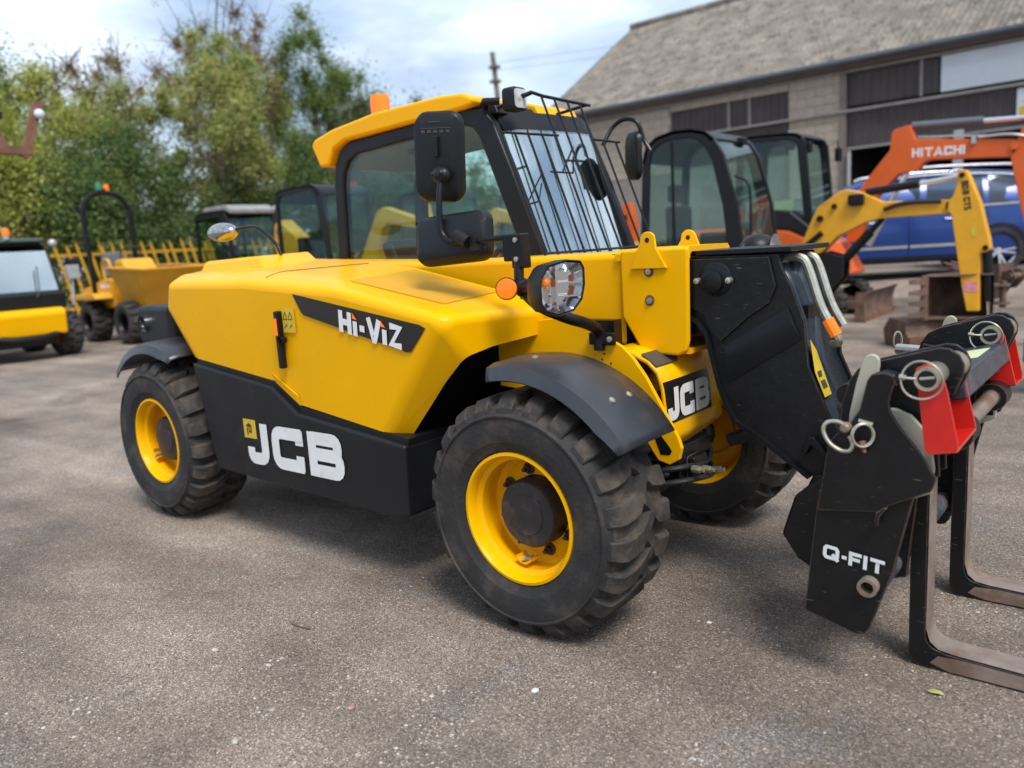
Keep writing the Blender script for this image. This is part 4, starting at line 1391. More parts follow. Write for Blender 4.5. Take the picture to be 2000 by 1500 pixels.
b, M2 = rounded_plate(-.462, .30, 1.315, .315, .185, .055, .045, math.radians(12), math.radians(-3), math.radians(-10))
mr2 = P('wide_mirror', b, MIRM, smooth=45)
P('mirror_glass', MB().prism(rrect(-.15, .15, -.085, .085, .035), 'y', .002, .004).xf(M2), CHRM, mr2)
P('mirror_clamp', MB().tube([(-.40, .235, 1.33), (-.345, .235, 1.30)], .024, 12).box(-.34, -.315, .235, .275, 1.27, 1.335), MIRM, mr2)
P('mirror_arm', MB().tube(smooth_path([(-.488, .268, 1.545), (-.483, .245, 1.46), (-.480, .238, 1.365), (-.462, .238, 1.325), (-.42, .24, 1.306), (-.33, .255, 1.303), (-.20, .28, 1.308)], 6), .0115, 12), BLK)
pst = P('lamp_post', MB().tube([(-.146, .27, 1.27), (-.143, .26, 1.16), (-.12, .26, 1.10)], .018, 10), BLK)
P('mirror_socket', MB().box(-.205, -.15, .255, .305, 1.225, 1.318).box(-.165, -.115, .25, .30, 1.20, 1.318), BLK, pst, bevel=0.006)
for z in (1.297, 1.232):
    P('socket_bolt', MB().lathe([(.009, 0), (.009, -.006), (.0004, -.007)], (-.140, .2495, z), n=10), ZINC, pst)
P('lamp_joint', MB().tube([(-.125, .25, 1.135), (-.02, .22, 1.140)], .022, 12).ball((-.125, .255, 1.135), .034, 12), BLK, pst)
P('lamp_stalk', MB().tube(smooth_path([(-.13, .26, 1.12), (-.05, .25, 1.07), (.035, .28, 1.030), (.062, .36, 1.0), (.062, .43, .965), (.058, .435, .90)], 6), .020, 12), BLK, pst)
P('stalk_bracket', MB().box(.02, .125, .425, .4445, .918, .962), BLK, pst, bevel=0.006)
P('bracket_bolt', MB().lathe([(.010, 0), (.010, -.007), (.0004, -.008)], (.110, .4248, .940), n=10), ZINC, pst)
IM = Matrix.Translation((-.155, .205, 1.135)) @ Matrix.Rotation(math.radians(-52), 4, 'Z')
ind = P('indicator', MB().lathe([(.035, 0.0), (.036, .014), (.032, .021), (.0005, .023)], (0, 0, 0), 'x', 20).xf(IM), AMB)
P('indicator_base', MB().lathe([(.034, -.030), (.039, 0.002), (.0005, 0.003)], (0, 0, 0), 'x', 20).xf(IM), BLK, ind)
hl = [(.095, 1.175), (.125, 1.210), (.20, 1.222), (.262, 1.216), (.276, 1.195), (.276, 1.145), (.262, 1.098), (.225, 1.064), (.16, 1.052), (.105, 1.066), (.088, 1.092), (.086, 1.14)]
hc = (.18, 1.137)


def scl(o, s):
    return [(hc[0] + (p[0] - hc[0]) * s, hc[1] + (p[1] - hc[1]) * s) for p in o]


hsg = MB()
rows = [(.128, .985), (.130, 1.01), (.122, 1.045), (.05, 1.02), (.0, .86), (-.025, .60)]
K = len(hl)
hsg.add([(x, p[0], p[1]) for x, s in rows for p in scl(hl, s)], [(i * K + k, i * K + (k + 1) % K, (i + 1) * K + (k + 1) % K, (i + 1) * K + k) for i in range(5) for k in range(K)] + [tuple(5 * K + k for k in range(K))])
HM = Matrix.Translation((.06, .18, 0)) @ Matrix.Rotation(math.radians(-27), 4, 'Z') @ Matrix.Diagonal((1, .82, 1, 1)) @ Matrix.Translation((-.06, -.18, 0))
head = P('headlamp', hsg.xf(HM), BLKM, smooth=35)
P('lamp_lens', MB().prism(scl(hl, .955), 'x', .1275, .1305).xf(HM), LENS, head)
refl = MB()
rr_ = scl(hl, .94)
refl.add([(.124, p[0], p[1]) for p in rr_] + [(.075, p[0], p[1]) for p in scl(hl, .62)], [(k, (k + 1) % K, (k + 1) % K + K, k + K) for k in range(K)] + [tuple(K + k for k in range(K))])
P('reflector', refl.xf(HM), CHRM, head, smooth=0)
P('reflector_rib', MB().box(.085, .122, .155, .162, 1.07, 1.205).box(.085, .122, .162, .268, 1.150, 1.156).box(.085, .122, .162, .262, 1.108, 1.114).xf(HM), CHRM, head)
P('sidelight', MB().ball((.098, .125, 1.155), .018, 12).xf(HM), AMB, head)
# far side mirror and its loop arm
fm, M3 = rounded_plate(-.49, 1.66, 1.68, .15, .235, .03, .05, math.radians(-35), 0.05)
m3 = P('far_mirror', fm, MIRM, smooth=40)
P('mirror_arm', MB().tube(smooth_path([(-.60, 1.54, 1.74), (-.585, 1.60, 1.82), (-.53, 1.62, 1.855), (-.455, 1.62, 1.835), (-.425, 1.63, 1.75), (-.39, 1.63, 1.69)], 6), .011, 10), BLK, m3)
# far headlamp seen over the boom
fh = P('headlamp', MB().ball((.28, 1.30, 1.20), .07, 16, (1.1, 1.2, 0.95)), BLKM)
P('lamp_lens', MB().lathe([(.062, 0.0), (.0005, .006)], (.352, 1.30, 1.20), 'x', 20), CHRM, fh)
P('lamp_stalk', MB().tube(smooth_path([(.22, 1.30, 1.18), (.12, 1.28, 1.10), (.06, 1.15, 1.0), (.06, 1.09, .92)]), .02, 10), BLK, fh)
# rear convex mirror on its stalk
cm = P('rear_mirror', MB().ball((-2.21, .40, 1.443), .105, 20, (1.15, .55, .46)), DULLM)
cm.rotation_euler = (0, 0, 0)
P('mirror_arm', MB().tube(smooth_path([(-2.10, .41, 1.452), (-1.98, .42, 1.456), (-1.90, .42, 1.440), (-1.78, .42, 1.36), (-1.75, .42, 1.31)], 6), .009, 8), BLK, cm)

# ------------------------------------------------------------------ pallet fork carriage
car = thing('fork_carriage', 'black pallet fork carriage with red lock straps and two steel forks', 'fork carriage', (1.06, 0.766, 0))


def F(name, mb, m, parent=None, **k):
    return obj(name, mb, m, parent or car, **k)


q_up = [(1.002, .878), (1.012, .894), (1.040, .900), (1.064, .893), (1.070, .876), (1.062, .852), (1.056, .825), (1.060, .798), (1.075, .772), (1.127, .705), (1.169, .637), (1.158, .602), (1.057, .548), (1.030, .528), (.876, .508), (.905, .70), (.925, .728), (.955, .752), (.984, .800)]
q_low = [(.875, .56), (.837, .205), (.845, .197), (.980, .163), (1.000, .168), (1.012, .185), (1.069, .365), (1.118, .592), (1.05, .62)]
hook = [(.900, .60), (.914, .791), (.935, .862), (.955, .893), (.990, .912), (1.15, .957), (1.175, .955), (1.196, .940), (1.208, .915), (1.207, .890), (1.188, .838), (1.170, .842), (1.158, .862), (1.150, .80), (1.16, .62)]


def side_assembly(mir):
    Y = (lambda y: 1.532 - y) if mir else (lambda y: y)

    def pr(o, a, b):
        a, b = sorted((Y(a), Y(b)))
        return MB().prism(o, 'y', a, b)
    pl = F('hook_plate', pr(q_up, .243, .255), CHIP, bevel=0.0025)
    F('lower_plate', pr(q_low, .258, .276), CHIP, bevel=0.002)
    # rolled top of the outer plate
    F('rolled_lip', MB().tube([(1.012, Y(.25), .884), (1.022, Y(.29), .884)], .0, 4) if False else pr([(1.000, .872), (1.010, .893), (1.040, .902), (1.066, .894), (1.074, .872), (1.068, .860), (1.058, .874), (1.040, .884), (1.016, .876)], .256, .305), CHIP, pl, bevel=0.008)
    F('plate_lip', pr([(1.030, .529), (1.050, .548), (1.058, .545), (1.040, .518), (1.038, .494), (1.026, .494)], .232, .262), CHIP, pl, bevel=0.003)
    F('lower_bush', MB().lathe([(.026, 0), (.026, -.028), (.017, -.028), (.017, .02), (.0004, .02)], (1.012, Y(.258) + (.0 if not mir else .0), .316), n=24) if not mir else MB().lathe([(.026, 0), (.026, .028), (.017, .028)], (1.012, Y(.258), .316), n=24), STEEL, pl)
    hk = F('saddle_plate', pr(hook, .322, .336), CHIP, bevel=0.003)
    F('saddle_plate', pr(hook, .402, .416), CHIP, bevel=0.003)
    F('saddle_spacer', MB().tube([(1.172, Y(.336), .905), (1.172, Y(.402), .905)], .035, 18), STEEL, hk)
    lever = [(.943, .700), (.946, .776), (.962, .860), (.980, .925)] + [(.988, .936), (1.000, .941), (1.012, .938), (1.020, .928), (1.021, .912)] + [(1.014, .860), (.996, .790), (.99, .70)]
    F('locking_lever', pr(lever, .284, .297), CREAM, bevel=0.004)
    F('guide_plate', pr([(1.04, .800), (1.062, .800), (1.098, .786), (1.128, .752), (1.147, .712), (1.155, .650), (1.150, .585), (1.10, .56), (1.06, .60)], .284, .300), CREAM, bevel=0.004)
    # red strap: an upside-down stirrup hung on the pin
    st = []
    near = [(1.110, .915), (1.143, .935), (1.172, .918), (1.190, .868), (1.205, .720), (1.196, .706), (1.152, .702), (1.140, .715), (1.120, .865)]
    rs = F('lock_strap', pr([(1.112, .895)] + [(1.118, .916), (1.140, .928), (1.165, .921), (1.178, .900)] + [(1.190, .860), (1.216, .735), (1.214, .712), (1.152, .700), (1.142, .708), (1.124, .860)], .236, .2415), RED, bevel=0.002)
    F('strap_leg', pr([(1.124, .895), (1.140, .923), (1.170, .918), (1.186, .890), (1.222, .735), (1.152, .712)], .428, .4335), RED, rs, bevel=0.002)
    F('strap_foot', MB().add([(1.152, Y(.2415), .700), (1.214, Y(.2415), .712), (1.222, Y(.428), .728), (1.152, Y(.428), .712), (1.152, Y(.2415), .706), (1.214, Y(.2415), .718), (1.222, Y(.428), .734), (1.152, Y(.428), .718)],
                             [(0, 1, 2, 3), (7, 6, 5, 4), (0, 4, 5, 1), (1, 5, 6, 2), (2, 6, 7, 3), (3, 7, 4, 0)]), RED, rs)
    s = 1 if mir else -1
    yo = Y(.236)
    yc = .236 if not mir else 1.532 - .428 - .006
    # the open tube end with its split ring faces the viewer on both sides
    pin = F('hollow_pin', MB().lathe([(.0295, .22), (.0295, -.016), (.0215, -.016), (.0215, .04), (.0004, .04)], (1.146, yc, .893), n=28), ZINC)
    F('pin_bore', MB().lathe([(.0215, -.008), (.0004, -.0075)], (1.146, yc, .893), n=24), DEC, pin)
    F('cotter', MB().tube([(1.130, yc - .013, .893), (1.164, yc - .013, .898)], .0045, 8), ZINC, pin)
    rg_ = [(1.136 + .047 * math.cos(t), yc - .020 - .006 * math.sin(2 * t), .891 + .047 * math.sin(t)) for t in [2 * PI * k / 28 for k in range(28)]]
    F('split_ring', MB().tube(rg_, .0030, 7, True), ZINC, pin)
    F('ring_toggle', MB().tube([(1.085, yc - .020, .897), (1.100, yc - .020, .895)], .007, 8).tube([(1.098, yc - .02, .895), (1.122, yc - .016, .893)], .0035, 6), ZINC, pin)


side_assembly(False)
side_assembly(True)
# pull ring and linch pin on the near plate
rp = F('pull_pin', MB().lathe([(.013, 0), (.013, -.022), (.008, -.026), (.0004, -.026)], (.954, .243, .752), n=16), STEEL)
dr = smooth_path([(.958, .226, .758), (.935, .222, .768), (.910, .216, .764), (.902, .214, .742), (.918, .212, .712), (.945, .214, .694), (.968, .216, .694), (.976, .218, .712), (.966, .222, .732)], 5)
F('pull_ring', MB().tube(dr, .0058, 8), ZINC, rp)
for k in range(2):
    r2_ = [(.998 + .022 * math.cos(t) + .004 * k, .222 - .004 * k + .016 * math.cos(t), .738 + .030 * math.sin(t)) for t in [2 * PI * j / 24 for j in range(24)]]
    F('linch_ring', MB().tube(r2_, .0032, 7, True), ZINC, rp)
F('linch_pin', MB().tube([(.985, .236, .772), (1.020, .236, .765)], .0055, 8), ZINC, rp)
F('grease_nipple', MB().tube([(.992, .238, .715), (1.004, .226, .690)], [.012, .004], 8), RUSTO, rp)
# QFIT lettering on the lower plate
ql, _ = lettering('Q-FIT', (.8885, .2535, .3705), Vector((.990, 0, -.115)), Vector((.06, 0, 1)).normalized(), .040, .25, gap=.07, stretch=1.08)
F('lettering', ql, WHT)
# frame between the two sides
GREYB = mat('scuffed_blue_black', (0.035, 0.042, 0.055), 0.35, var=0.4, vscale=10, bump=0.1, dirt=(0.16, 0.14, 0.14), dscale=9, damt=(0.48, 0.72))
bm_ = F('cross_beam', MB().slab([(1.060, .42, .845), (1.060, 1.11, .845), (1.190, 1.11, .872), (1.190, .42, .872)], (0.012, 0, -0.062)), GREYB, bevel=0.006)
F('data_sticker', MB().slab([(1.085, .76, .8515), (1.085, .97, .8515), (1.165, .97, .8681), (1.165, .76, .8681)], (-0.0002, 0, 0.0012)), PALE, bm_)
F('fork_shaft', MB().tube([(1.165, .425, .70), (1.165, 1.107, .70)], .024, 18), STEEL)
F('lower_bar', MB().tube([(1.02, .276, .316), (1.02, 1.256, .316)], .030, 18), GREYB)
for y in (.44, 1.08):
    F('side_member', MB().prism([(.95, .86), (1.06, .84), (1.09, .60), (1.06, .28), (1.0, .26), (.93, .5)], 'y', y, y + .016), CHIP)
# forks


def fork(y0, y1):
    x0 = 1.062
    o = [(x0, .66)] + arc(x0 + .04, .044, .04, 180, 270, 6) + [(1.30, .004), (2.14, .012), (2.16, .020), (1.60, .043), (1.16, .056)] + arc(x0 + .085, .100, .040, 270, 180, 5) + [(x0 + .043, .30), (x0 + .043, .66)]
    k = F('fork', MB().prism(o, 'y', y0, y1), CHIP, bevel=0.003)
    # bright worn faces: heel, blade top and shank front
    wear = [(1.112, .62), (1.112, .30), (1.1115, .12), (1.118, .082), (1.140, .064), (1.18, .0585), (1.60, .0465), (2.14, .0245)]
    wb = MB()
    wb.add([(x - 0.0045, y, z) if i < 3 else (x, y, z) for i, (x, z) in enumerate(wear) for y in (y0 + .004, y1 - .004)], [(2 * i, 2 * i + 1, 2 * i + 3, 2 * i + 2) for i in range(len(wear) - 1)])
    F('worn_face', wb, STEEL, k, smooth=60)
    for yy in (y0 - .0012, y1 + .0002):
        F('worn_side', MB().prism([(1.17, .006), (2.12, .014), (2.12, .018), (1.60, .039), (1.20, .050), (1.14, .045), (1.12, .02)], 'y', yy, yy + .001), STEEL, k)
    F('fork_eye', MB().lathe([(.045, y0), (.045, y1), (.026, y1), (.026, y0), (.045, y0)], (1.165, 0, .70), n=20).box(1.075, 1.15, y0 + .004, y1 - .004, .64, .74), CHIP, k)
    return k


fork(.473, .573)
fork(1.02, 1.12)
# stray pin and handle sticking out behind
F('far_pin_handle', MB().tube([(.80, 1.36, .80), (.97, 1.30, .80)], .020, 10), GALV)
lr = [(.80 + .012 * math.cos(t), 1.36 + .01 * math.cos(t), .83 + .035 * math.sin(t)) for t in [2 * PI * j / 20 for j in range(20)]]
F('far_ring', MB().tube(lr, .004, 6, True), ZINC)

# ------------------------------------------------------------------ small things on the ground
pebble(0.241, -0.254, 0.011, PEBW, 'white pebble on the tarmac below the front tyre', 1)
pebble(-0.812, -0.654, 0.011, PEB, 'pale grey pebble on tarmac left of the lower middle', 2)
pebble(0.473, 0.392, 0.008, PEBW, 'small whitish pebble right of the front tyre', 3)
pebble(-0.148, -0.616, 0.009, PEBP, 'pinkish pebble near the bottom edge of the picture', 4)
pebble(-0.289, -0.898, 0.010, PEB, 'tan pebble near the bottom edge left of the middle', 5)
lf = MB().add([(0, 0, 0.004), (.014, .010, .009), (.034, .008, .008), (.046, -.002, .004), (.030, -.012, .010), (.012, -.010, .006)], [(0, 1, 4, 5), (1, 2, 4), (2, 3, 4)])
lo = obj('fallen_leaf', lf, mat('leaf_yellow', (0.36, 0.34, 0.12), 0.7, var=0.2, vscale=40), None)
lo.location = (1.14, 0.345, 0.0)
tag(lo, 'pale yellow leaf lying by the near fork', 'leaf')
tw = obj('twig', MB().tube([(0, 0, .004), (.05, -.004, .007), (.10, .01, .004)], .0022, 5), mat('twig_bark', (0.16, 0.08, 0.04), 0.9, var=0.2), None)
tw.location = (-.76, -.39, 0)
tag(tw, 'thin brown twig lying on the tarmac', 'twig')

# ------------------------------------------------------------------ other machines in the yard


def cab_shell(T, outer, inner, y0, y1, fm, gm, roofseg, frontseg, rearseg, t=0.05, roofm=None, bev=0.012):
    """cab made of two side frames, panes, roof and front and rear glass; outlines run rear-bottom, over the roof, to front-bottom"""
    obj('side_frame', MB().ring(outer, inner, 'y', y0, y0 + t), fm, T, local=True, bevel=bev)
    obj('side_frame', MB().ring(outer, inner, 'y', y1 - t, y1), fm, T, local=True, bevel=bev)
    obj('side_window', MB().prism(inner, 'y', y0 + t * .4, y0 + t * .4 + .005), gm, T, local=True)
    obj('side_window', MB().prism(inner, 'y', y1 - t * .6, y1 - t * .6 + .005), gm, T, local=True)
    for nm, seg, m, th in (('cab_roof', roofseg, roofm or fm, 0.04), ('windscreen', frontseg, gm, 0.006), ('rear_window', rearseg, gm, 0.006)):
        pts = [outer[i] for i in seg]
        e = 0.0 if nm == 'cab_roof' else t
        ins = 0.0 if nm == 'cab_roof' else 0.02
        cx = sum(p[0] for p in outer) / len(outer)
        cz = sum(p[1] for p in outer) / len(outer)
        b = MB()
        n = len(pts)

        def inw(p, d):
            v = Vector((cx - p[0], cz - p[1]))
            v = v.normalized() * d
            return (p[0] + v.x, p[1] + v.y)
        A = [inw(p, ins) for p in pts]
        Bq = [inw(p, ins + th) for p in pts]
        ya, yb = y0 + e, y1 - e
        vs = [(p[0], y, p[1]) for p in A for y in (ya, yb)] + [(p[0], y, p[1]) for p in Bq for y in (ya, yb)]
        k = 2 * n
        fs = []
        for i in range(n - 1):
            fs += [(2 * i, 2 * i + 1, 2 * i + 3, 2 * i + 2), (k + 2 * i, k + 2 * i + 2, k + 2 * i + 3, k + 2 * i + 1), (2 * i, 2 * i + 2, k + 2 * i + 2, k + 2 * i), (2 * i + 1, k + 2 * i + 1, k + 2 * i + 3, 2 * i + 3)]
        fs += [(0, k, k + 1, 1), (k - 2, k - 1, 2 * k - 1, 2 * k - 2)]
        b.add(vs, fs)
        obj(nm, b, m, T, local=True, smooth=50)


def track(T, x0, x1, y0, y1, r, z=None):
    z = r if z is None else z
    o = arc(x1, z, r, -90, 90, 8) + arc(x0, z, r, 90, 270, 8)
    i = arc(x1, z, r * .78, -90, 90, 8) + arc(x0, z, r * .78, 90, 270, 8)
    b = MB().ring(o, i, 'y', y0, y1)
    per = 2 * (x1 - x0) + 2 * PI * r
    n = int(per / 0.105)
    for k in range(n):
        s = per * k / n
        if s < x1 - x0:
            c, a = Vector((x0 + s, 0, z + r)), 0
        elif s < x1 - x0 + PI * r:
            th = (s - (x1 - x0)) / r
            c, a = Vector((x1 + r * math.sin(th), 0, z + r * math.cos(th))), th
        elif s < 2 * (x1 - x0) + PI * r:
            c, a = Vector((x1 - (s - (x1 - x0) - PI * r), 0, z - r)), PI
        else:
            th = (s - 2 * (x1 - x0) - PI * r) / r
            c, a = Vector((x0 - r * math.sin(th), 0, z - r * math.cos(th))), PI + th
        b.box(-.03, .03, y0 - .004, y1 + .004, -.012, .018, Matrix.Translation(c) @ Matrix.Rotation(a, 4, 'Y'))
    tr = obj('track', b, TYRE2, T, local=True)
    obj('track_frame', MB().box(x0, x1, y0 + .03, y1 - .03, z - r * .5, z + r * .5).lathe([(r * .74, y0 + .02), (r * .74, y1 - .02), (0.01, y1 - .02)], (x1, 0, z), n=20).lathe([(r * .74, y0 + .02), (r * .74, y1 - .02), (0.01, y1 - .02)], (x0, 0, z), n=20), BLK, tr, local=True)


def cyl(T, name, a, b, c, r, m1=None, m2=None):
    """hydraulic ram: barrel a-b, bright rod b-c"""
    o = obj(name, MB().tube([a, b], r, 12), m1 or BLK, T, local=True)
    obj('rod', MB().tube([b, c], r * .58, 10), m2 or CHRM, o, local=True)


# --- yellow mini excavator on the right, facing along +x; local frame = world offset
ex = thing('mini_excavator', 'yellow mini excavator with black rounded cab, boom reaching past the blue car', 'mini excavator', (-2.3, 6.6, 0))
OX = Vector((-2.3, 6.6, 0))


def lx(p, O=OX):
    return (p[0] - O.x, p[1])


yo_ = [(-3.02, .75), (-3.02, 1.25), (-2.97, 2.10), (-2.92, 2.26), (-2.80, 2.345), (-2.60, 2.385), (-2.38, 2.38), (-2.22, 2.335), (-2.12, 2.25), (-2.02, 2.08), (-1.88, 1.56), (-1.82, 1.09), (-1.82, .75)]
yi_ = [(-2.92, 1.19), (-2.93, 1.30), (-2.885, 2.06), (-2.85, 2.19), (-2.75, 2.265), (-2.60, 2.295), (-2.40, 2.285), (-2.30, 2.245), (-2.23, 2.17), (-2.15, 2.02), (-2.04, 1.55), (-2.01, 1.24), (-2.04, 1.16)]
cab_shell(ex, [lx(p) for p in yo_], [lx(p) for p in yi_], -.60, .38, BLK, GLS, range(2, 9), range(8, 12), range(0, 4), roofm=BLK)
obj('window_bar', MB().box(-.33, -.30, -.585, -.565, 1.05, 2.27), BLK, ex, local=True)
obj('seat', MB().box(-.50, -.1, -.30, .15, 1.0, 1.15).box(-.58, -.45, -.30, .15, 1.1, 1.62), SEATM, ex, local=True, bevel=.04)
obj('control_console', MB().box(-.05, .30, -.45, -.30, .9, 1.28).box(.15, .40, -.2, .2, .9, 1.22), INT, ex, local=True, bevel=.02)
obj('control_lever', MB().tube([(.20, -.36, 1.28), (.22, -.36, 1.50)], .018, 8).ball((.22, -.36, 1.53), .035), INT, ex, local=True)
obj('headrest', MB().box(-.60, -.50, -.20, .05, 1.66, 1.86), SEATM, ex, local=True, bevel=.03)
obj('monitor', MB().box(.28, .33, .10, .30, 1.30, 1.48).tube([(.30, .20, 1.2), (.30, .20, 1.32)], .015, 6), INT, ex, local=True)
obj('control_console', MB().box(-.40, .10, .20, .33, .9, 1.30), INT, ex, local=True, bevel=.02)
obj('control_lever', MB().tube([(.02, .26, 1.30), (.06, .26, 1.46)], .016, 8).ball((.065, .26, 1.49), .03), RED, ex, local=True)
obj('upper_body', MB().box(-1.1, .45, -.62, .60, .48, .80), YEL2, ex, local=True, bevel=.05)
obj('engine_cover', MB().box(-1.25, -.70, -.55, .60, .75, 1.25), YEL2, ex, local=True, bevel=.08)
obj('slew_ring', MB().lathe([(.33, .36), (.33, .5)], n=24), BLK, ex, local=True)
track(ex, -.62, .62, -.62, -.39, .2)
track(ex, -.62, .62, .39, .62, .2)
obj('undercarriage', MB().box(-.45, .45, -.40, .40, .16, .38), BLK, ex, local=True)
obj('cab_handrail', MB().tube(smooth_path([(.48, -.60, 1.1), (.56, -.62, 1.15), (.56, -.62, 1.72), (.40, -.60, 1.85)]), .014, 8), BLK, ex, local=True)
obj('roof_lamp', MB().box(.12, .22, .05, .17, 2.22, 2.30), BLK, ex, local=True, bevel=.02)
yb = [(-1.69, .93), (-1.50, 1.36), (-1.44, 1.49), (-1.2, 1.645), (-1.12, 1.655), (-.97, 1.61), (-.77, 1.5), (-.17, 1.47), (-.115, 1.45), (-.10, 1.40), (-.15, 1.33), (-.77, 1.33), (-.93, 1.30), (-1.22, 1.17), (-1.44, .95), (-1.67, .72)]
bo_ = obj('boom', MB().prism([lx(p) for p in yb], 'y', .47, .63), YEL2, ex, local=True, bevel=.012)
for (x, z, r) in ((-1.40, 1.37, .035), (-1.25, 1.49, .028), (-.125, 1.41, .05)):
    obj('boom_pin', MB().lathe([(r, .0), (r, -.03), (.0005, -.03)], (x + 2.3, .47, z), n=14), BLK, bo_, local=True)
obj('boom_lamp', MB().box(1.20, 1.36, .40, .47, 1.48, 1.60), BLK, bo_, local=True, bevel=.02)
obj('hose', MB().tube(smooth_path([(1.55, .45, 1.42), (1.70, .45, 1.46), (1.86, .45, 1.47), (2.08, .46, 1.46)]), .022, 8), HOSE, bo_, local=True)
ya = [(-.085, 1.70), (-.06, 1.735), (-.03, 1.742), (.0, 1.73), (.015, 1.70), (.12, 1.43), (.21, 1.07), (.225, .97), (.20, .945), (.14, .93), (.145, .60), (.15, .37), (.04, .37), (-.01, .61), (-.12, 1.32), (-.155, 1.36), (-.15, 1.45), (-.11, 1.50), (-.08, 1.61)]
am = obj('dipper_arm', MB().prism([lx(p) for p in ya], 'y', .42, .58), YEL2, ex, local=True, bevel=.01)
for (x, z) in ((-.035, 1.69), (.185, .985)):
    obj('arm_pin', MB().lathe([(.025, 0), (.025, -.02), (.0005, -.02)], (x + 2.3, .42, z), n=14), BLK, am, local=True)
tl, _ = lettering('8018 CTS', (2.258, .4175, 1.63), Vector((.13, 0, -1)).normalized(), Vector((1, 0, .13)).normalized(), .062, .20, gap=.09, stretch=.7)
obj('lettering', tl, DEC, am, local=True)
obj('pink_label', MB().box(2.31, 2.43, .417, .419, .56, .66), PINK, am, local=True)
obj('weld_mark', MB().box(2.36, 2.40, .417, .419, 1.10, 1.22), YDEC, am, local=True)
cyl(ex, 'dipper_ram', (1.35, .55, 1.61), (1.86, .55, 1.65), (2.25, .53, 1.69), .042)
cyl(ex, 'bucket_ram', (2.49, .50, .95), (2.52, .50, .46), (2.53, .50, .30), .045)
cyl(ex, 'boom_ram', (1.14, .55, .92), (1.40, .55, 1.20), (1.52, .55, 1.33), .05, BLK, BLK)
obj('swing_post', MB().prism([(.46, .46), (.46, .78), (.62, .90), (.95, 1.02), (1.16, .95), (1.15, .74), (.95, .50)], 'y', .42, .46).prism([(.46, .46), (.46, .78), (.62, .90), (.95, 1.02), (1.16, .95), (1.15, .74), (.95, .50)], 'y', .64, .68), CHIP, ex, local=True, bevel=.01)
obj('boom_guard_strut', MB().tube([(.45, .44, .85), (.92, .46, 1.22)], .03, 8), BLK, ex, local=True)

# --- orange excavator behind it
HO = Vector((-2.75, 9.8, 0))
hx = thing('excavator', 'orange excavator with white lettering on its boom and square black cab', 'excavator', tuple(HO))


def lh(p):
    return (p[0] - HO.x, p[1])


ho_ = [(-3.36, .80), (-3.36, 1.1), (-3.28, 2.45), (-3.22, 2.56), (-3.10, 2.60), (-2.55, 2.575), (-2.44, 2.555), (-2.36, 2.50), (-2.315, 2.41), (-2.20, 1.05), (-2.19, .80)]
hi_ = [(-3.27, .95), (-3.27, 1.12), (-3.20, 2.40), (-3.16, 2.47), (-3.08, 2.50), (-2.58, 2.48), (-2.51, 2.465), (-2.46, 2.43), (-2.43, 2.36), (-2.34, 1.45), (-2.36, 1.42)]
cab_shell(hx, [lh(p) for p in ho_], [lh(p) for p in hi_], -.60, .36, BLK, GLS, range(2, 8), range(8, 11), range(0, 3), t=.06)
obj('door_panel', MB().prism([lh(p) for p in ((-3.27, .85), (-3.27, 1.40), (-2.35, 1.42), (-2.30, .85))], 'y', -.59, -.56), BLKM, hx, local=True, bevel=.02)
obj('seat', MB().box(-.35, .05, -.3, .1, 1.05, 1.2).box(-.45, -.30, -.3, .1, 1.1, 1.75), SEATM, hx, local=True, bevel=.04)
obj('papers', MB().box(-.02, .25, -.545, -.535, 1.42, 1.68), PALE, hx, local=True)
obj('body_panel', MB().prism([(-.75, .55), (-.75, 1.00), (-.15, 1.34), (.25, 1.28), (.66, 1.08), (.92, .60)], 'y', -.72, .60), ORG, hx, local=True, bevel=.06, seg=3)
obj('black_cowl', MB().prism([(-.10, 1.30), (.02, 1.56), (.26, 1.53), (.70, 1.16), (.66, 1.08), (.25, 1.27)], 'y', -.725, -.2), BLKM, hx, local=True, bevel=.03)
obj('white_label', MB().box(.30, .50, -.728, -.723, .94, 1.06), WHT, hx, local=True)
obj('counterweight', MB().box(-1.3, -.6, -.65, .65, .6, 1.35), ORG, hx, local=True, bevel=.1, seg=3)
obj('slew_ring', MB().lathe([(.40, .40), (.40, .6)], n=24), BLK, hx, local=True)
track(hx, -.70, .72, -.75, -.45, .24)
track(hx, -.70, .72, .45, .75, .24)
obj('undercarriage', MB().box(-.5, .5, -.46, .46, .2, .42), BLK, hx, local=True)
bl = MB()
bp2 = [(1.22, .02), (1.19, .12), (1.185, .22), (1.21, .34), (1.26, .40)]
bl.add([(x + d, y, z) for d in (0, -.03) for (x, z) in bp2 for y in (-.62, .92)], [(2 * i, 2 * i + 1, 2 * i + 3, 2 * i + 2) for i in range(4)] + [(10 + 2 * i, 12 + 2 * i, 13 + 2 * i, 11 + 2 * i) for i in range(4)] + [(0, 10, 11, 1), (8, 9, 19, 18)])
bld_ = obj('dozer_blade', bl, RUST, hx, local=True, smooth=50)
obj('blade_edge', MB().box(1.195, 1.235, -.62, .92, .0, .085), RUSTO, bld_, local=True)
obj('blade_end_plate', MB().prism([(1.10, .02), (1.24, .02), (1.22, .3), (1.28, .40), (1.12, .40)], 'y', -.645, -.622), RUST, bld_, local=True)
for y in (-.30, .35):
    obj('blade_arm', MB().slab([(.3, y, .28), (1.19, y, .24), (1.19, y, .14), (.3, y, .18)], (0, .08, 0)), RUST, bld_, local=True)
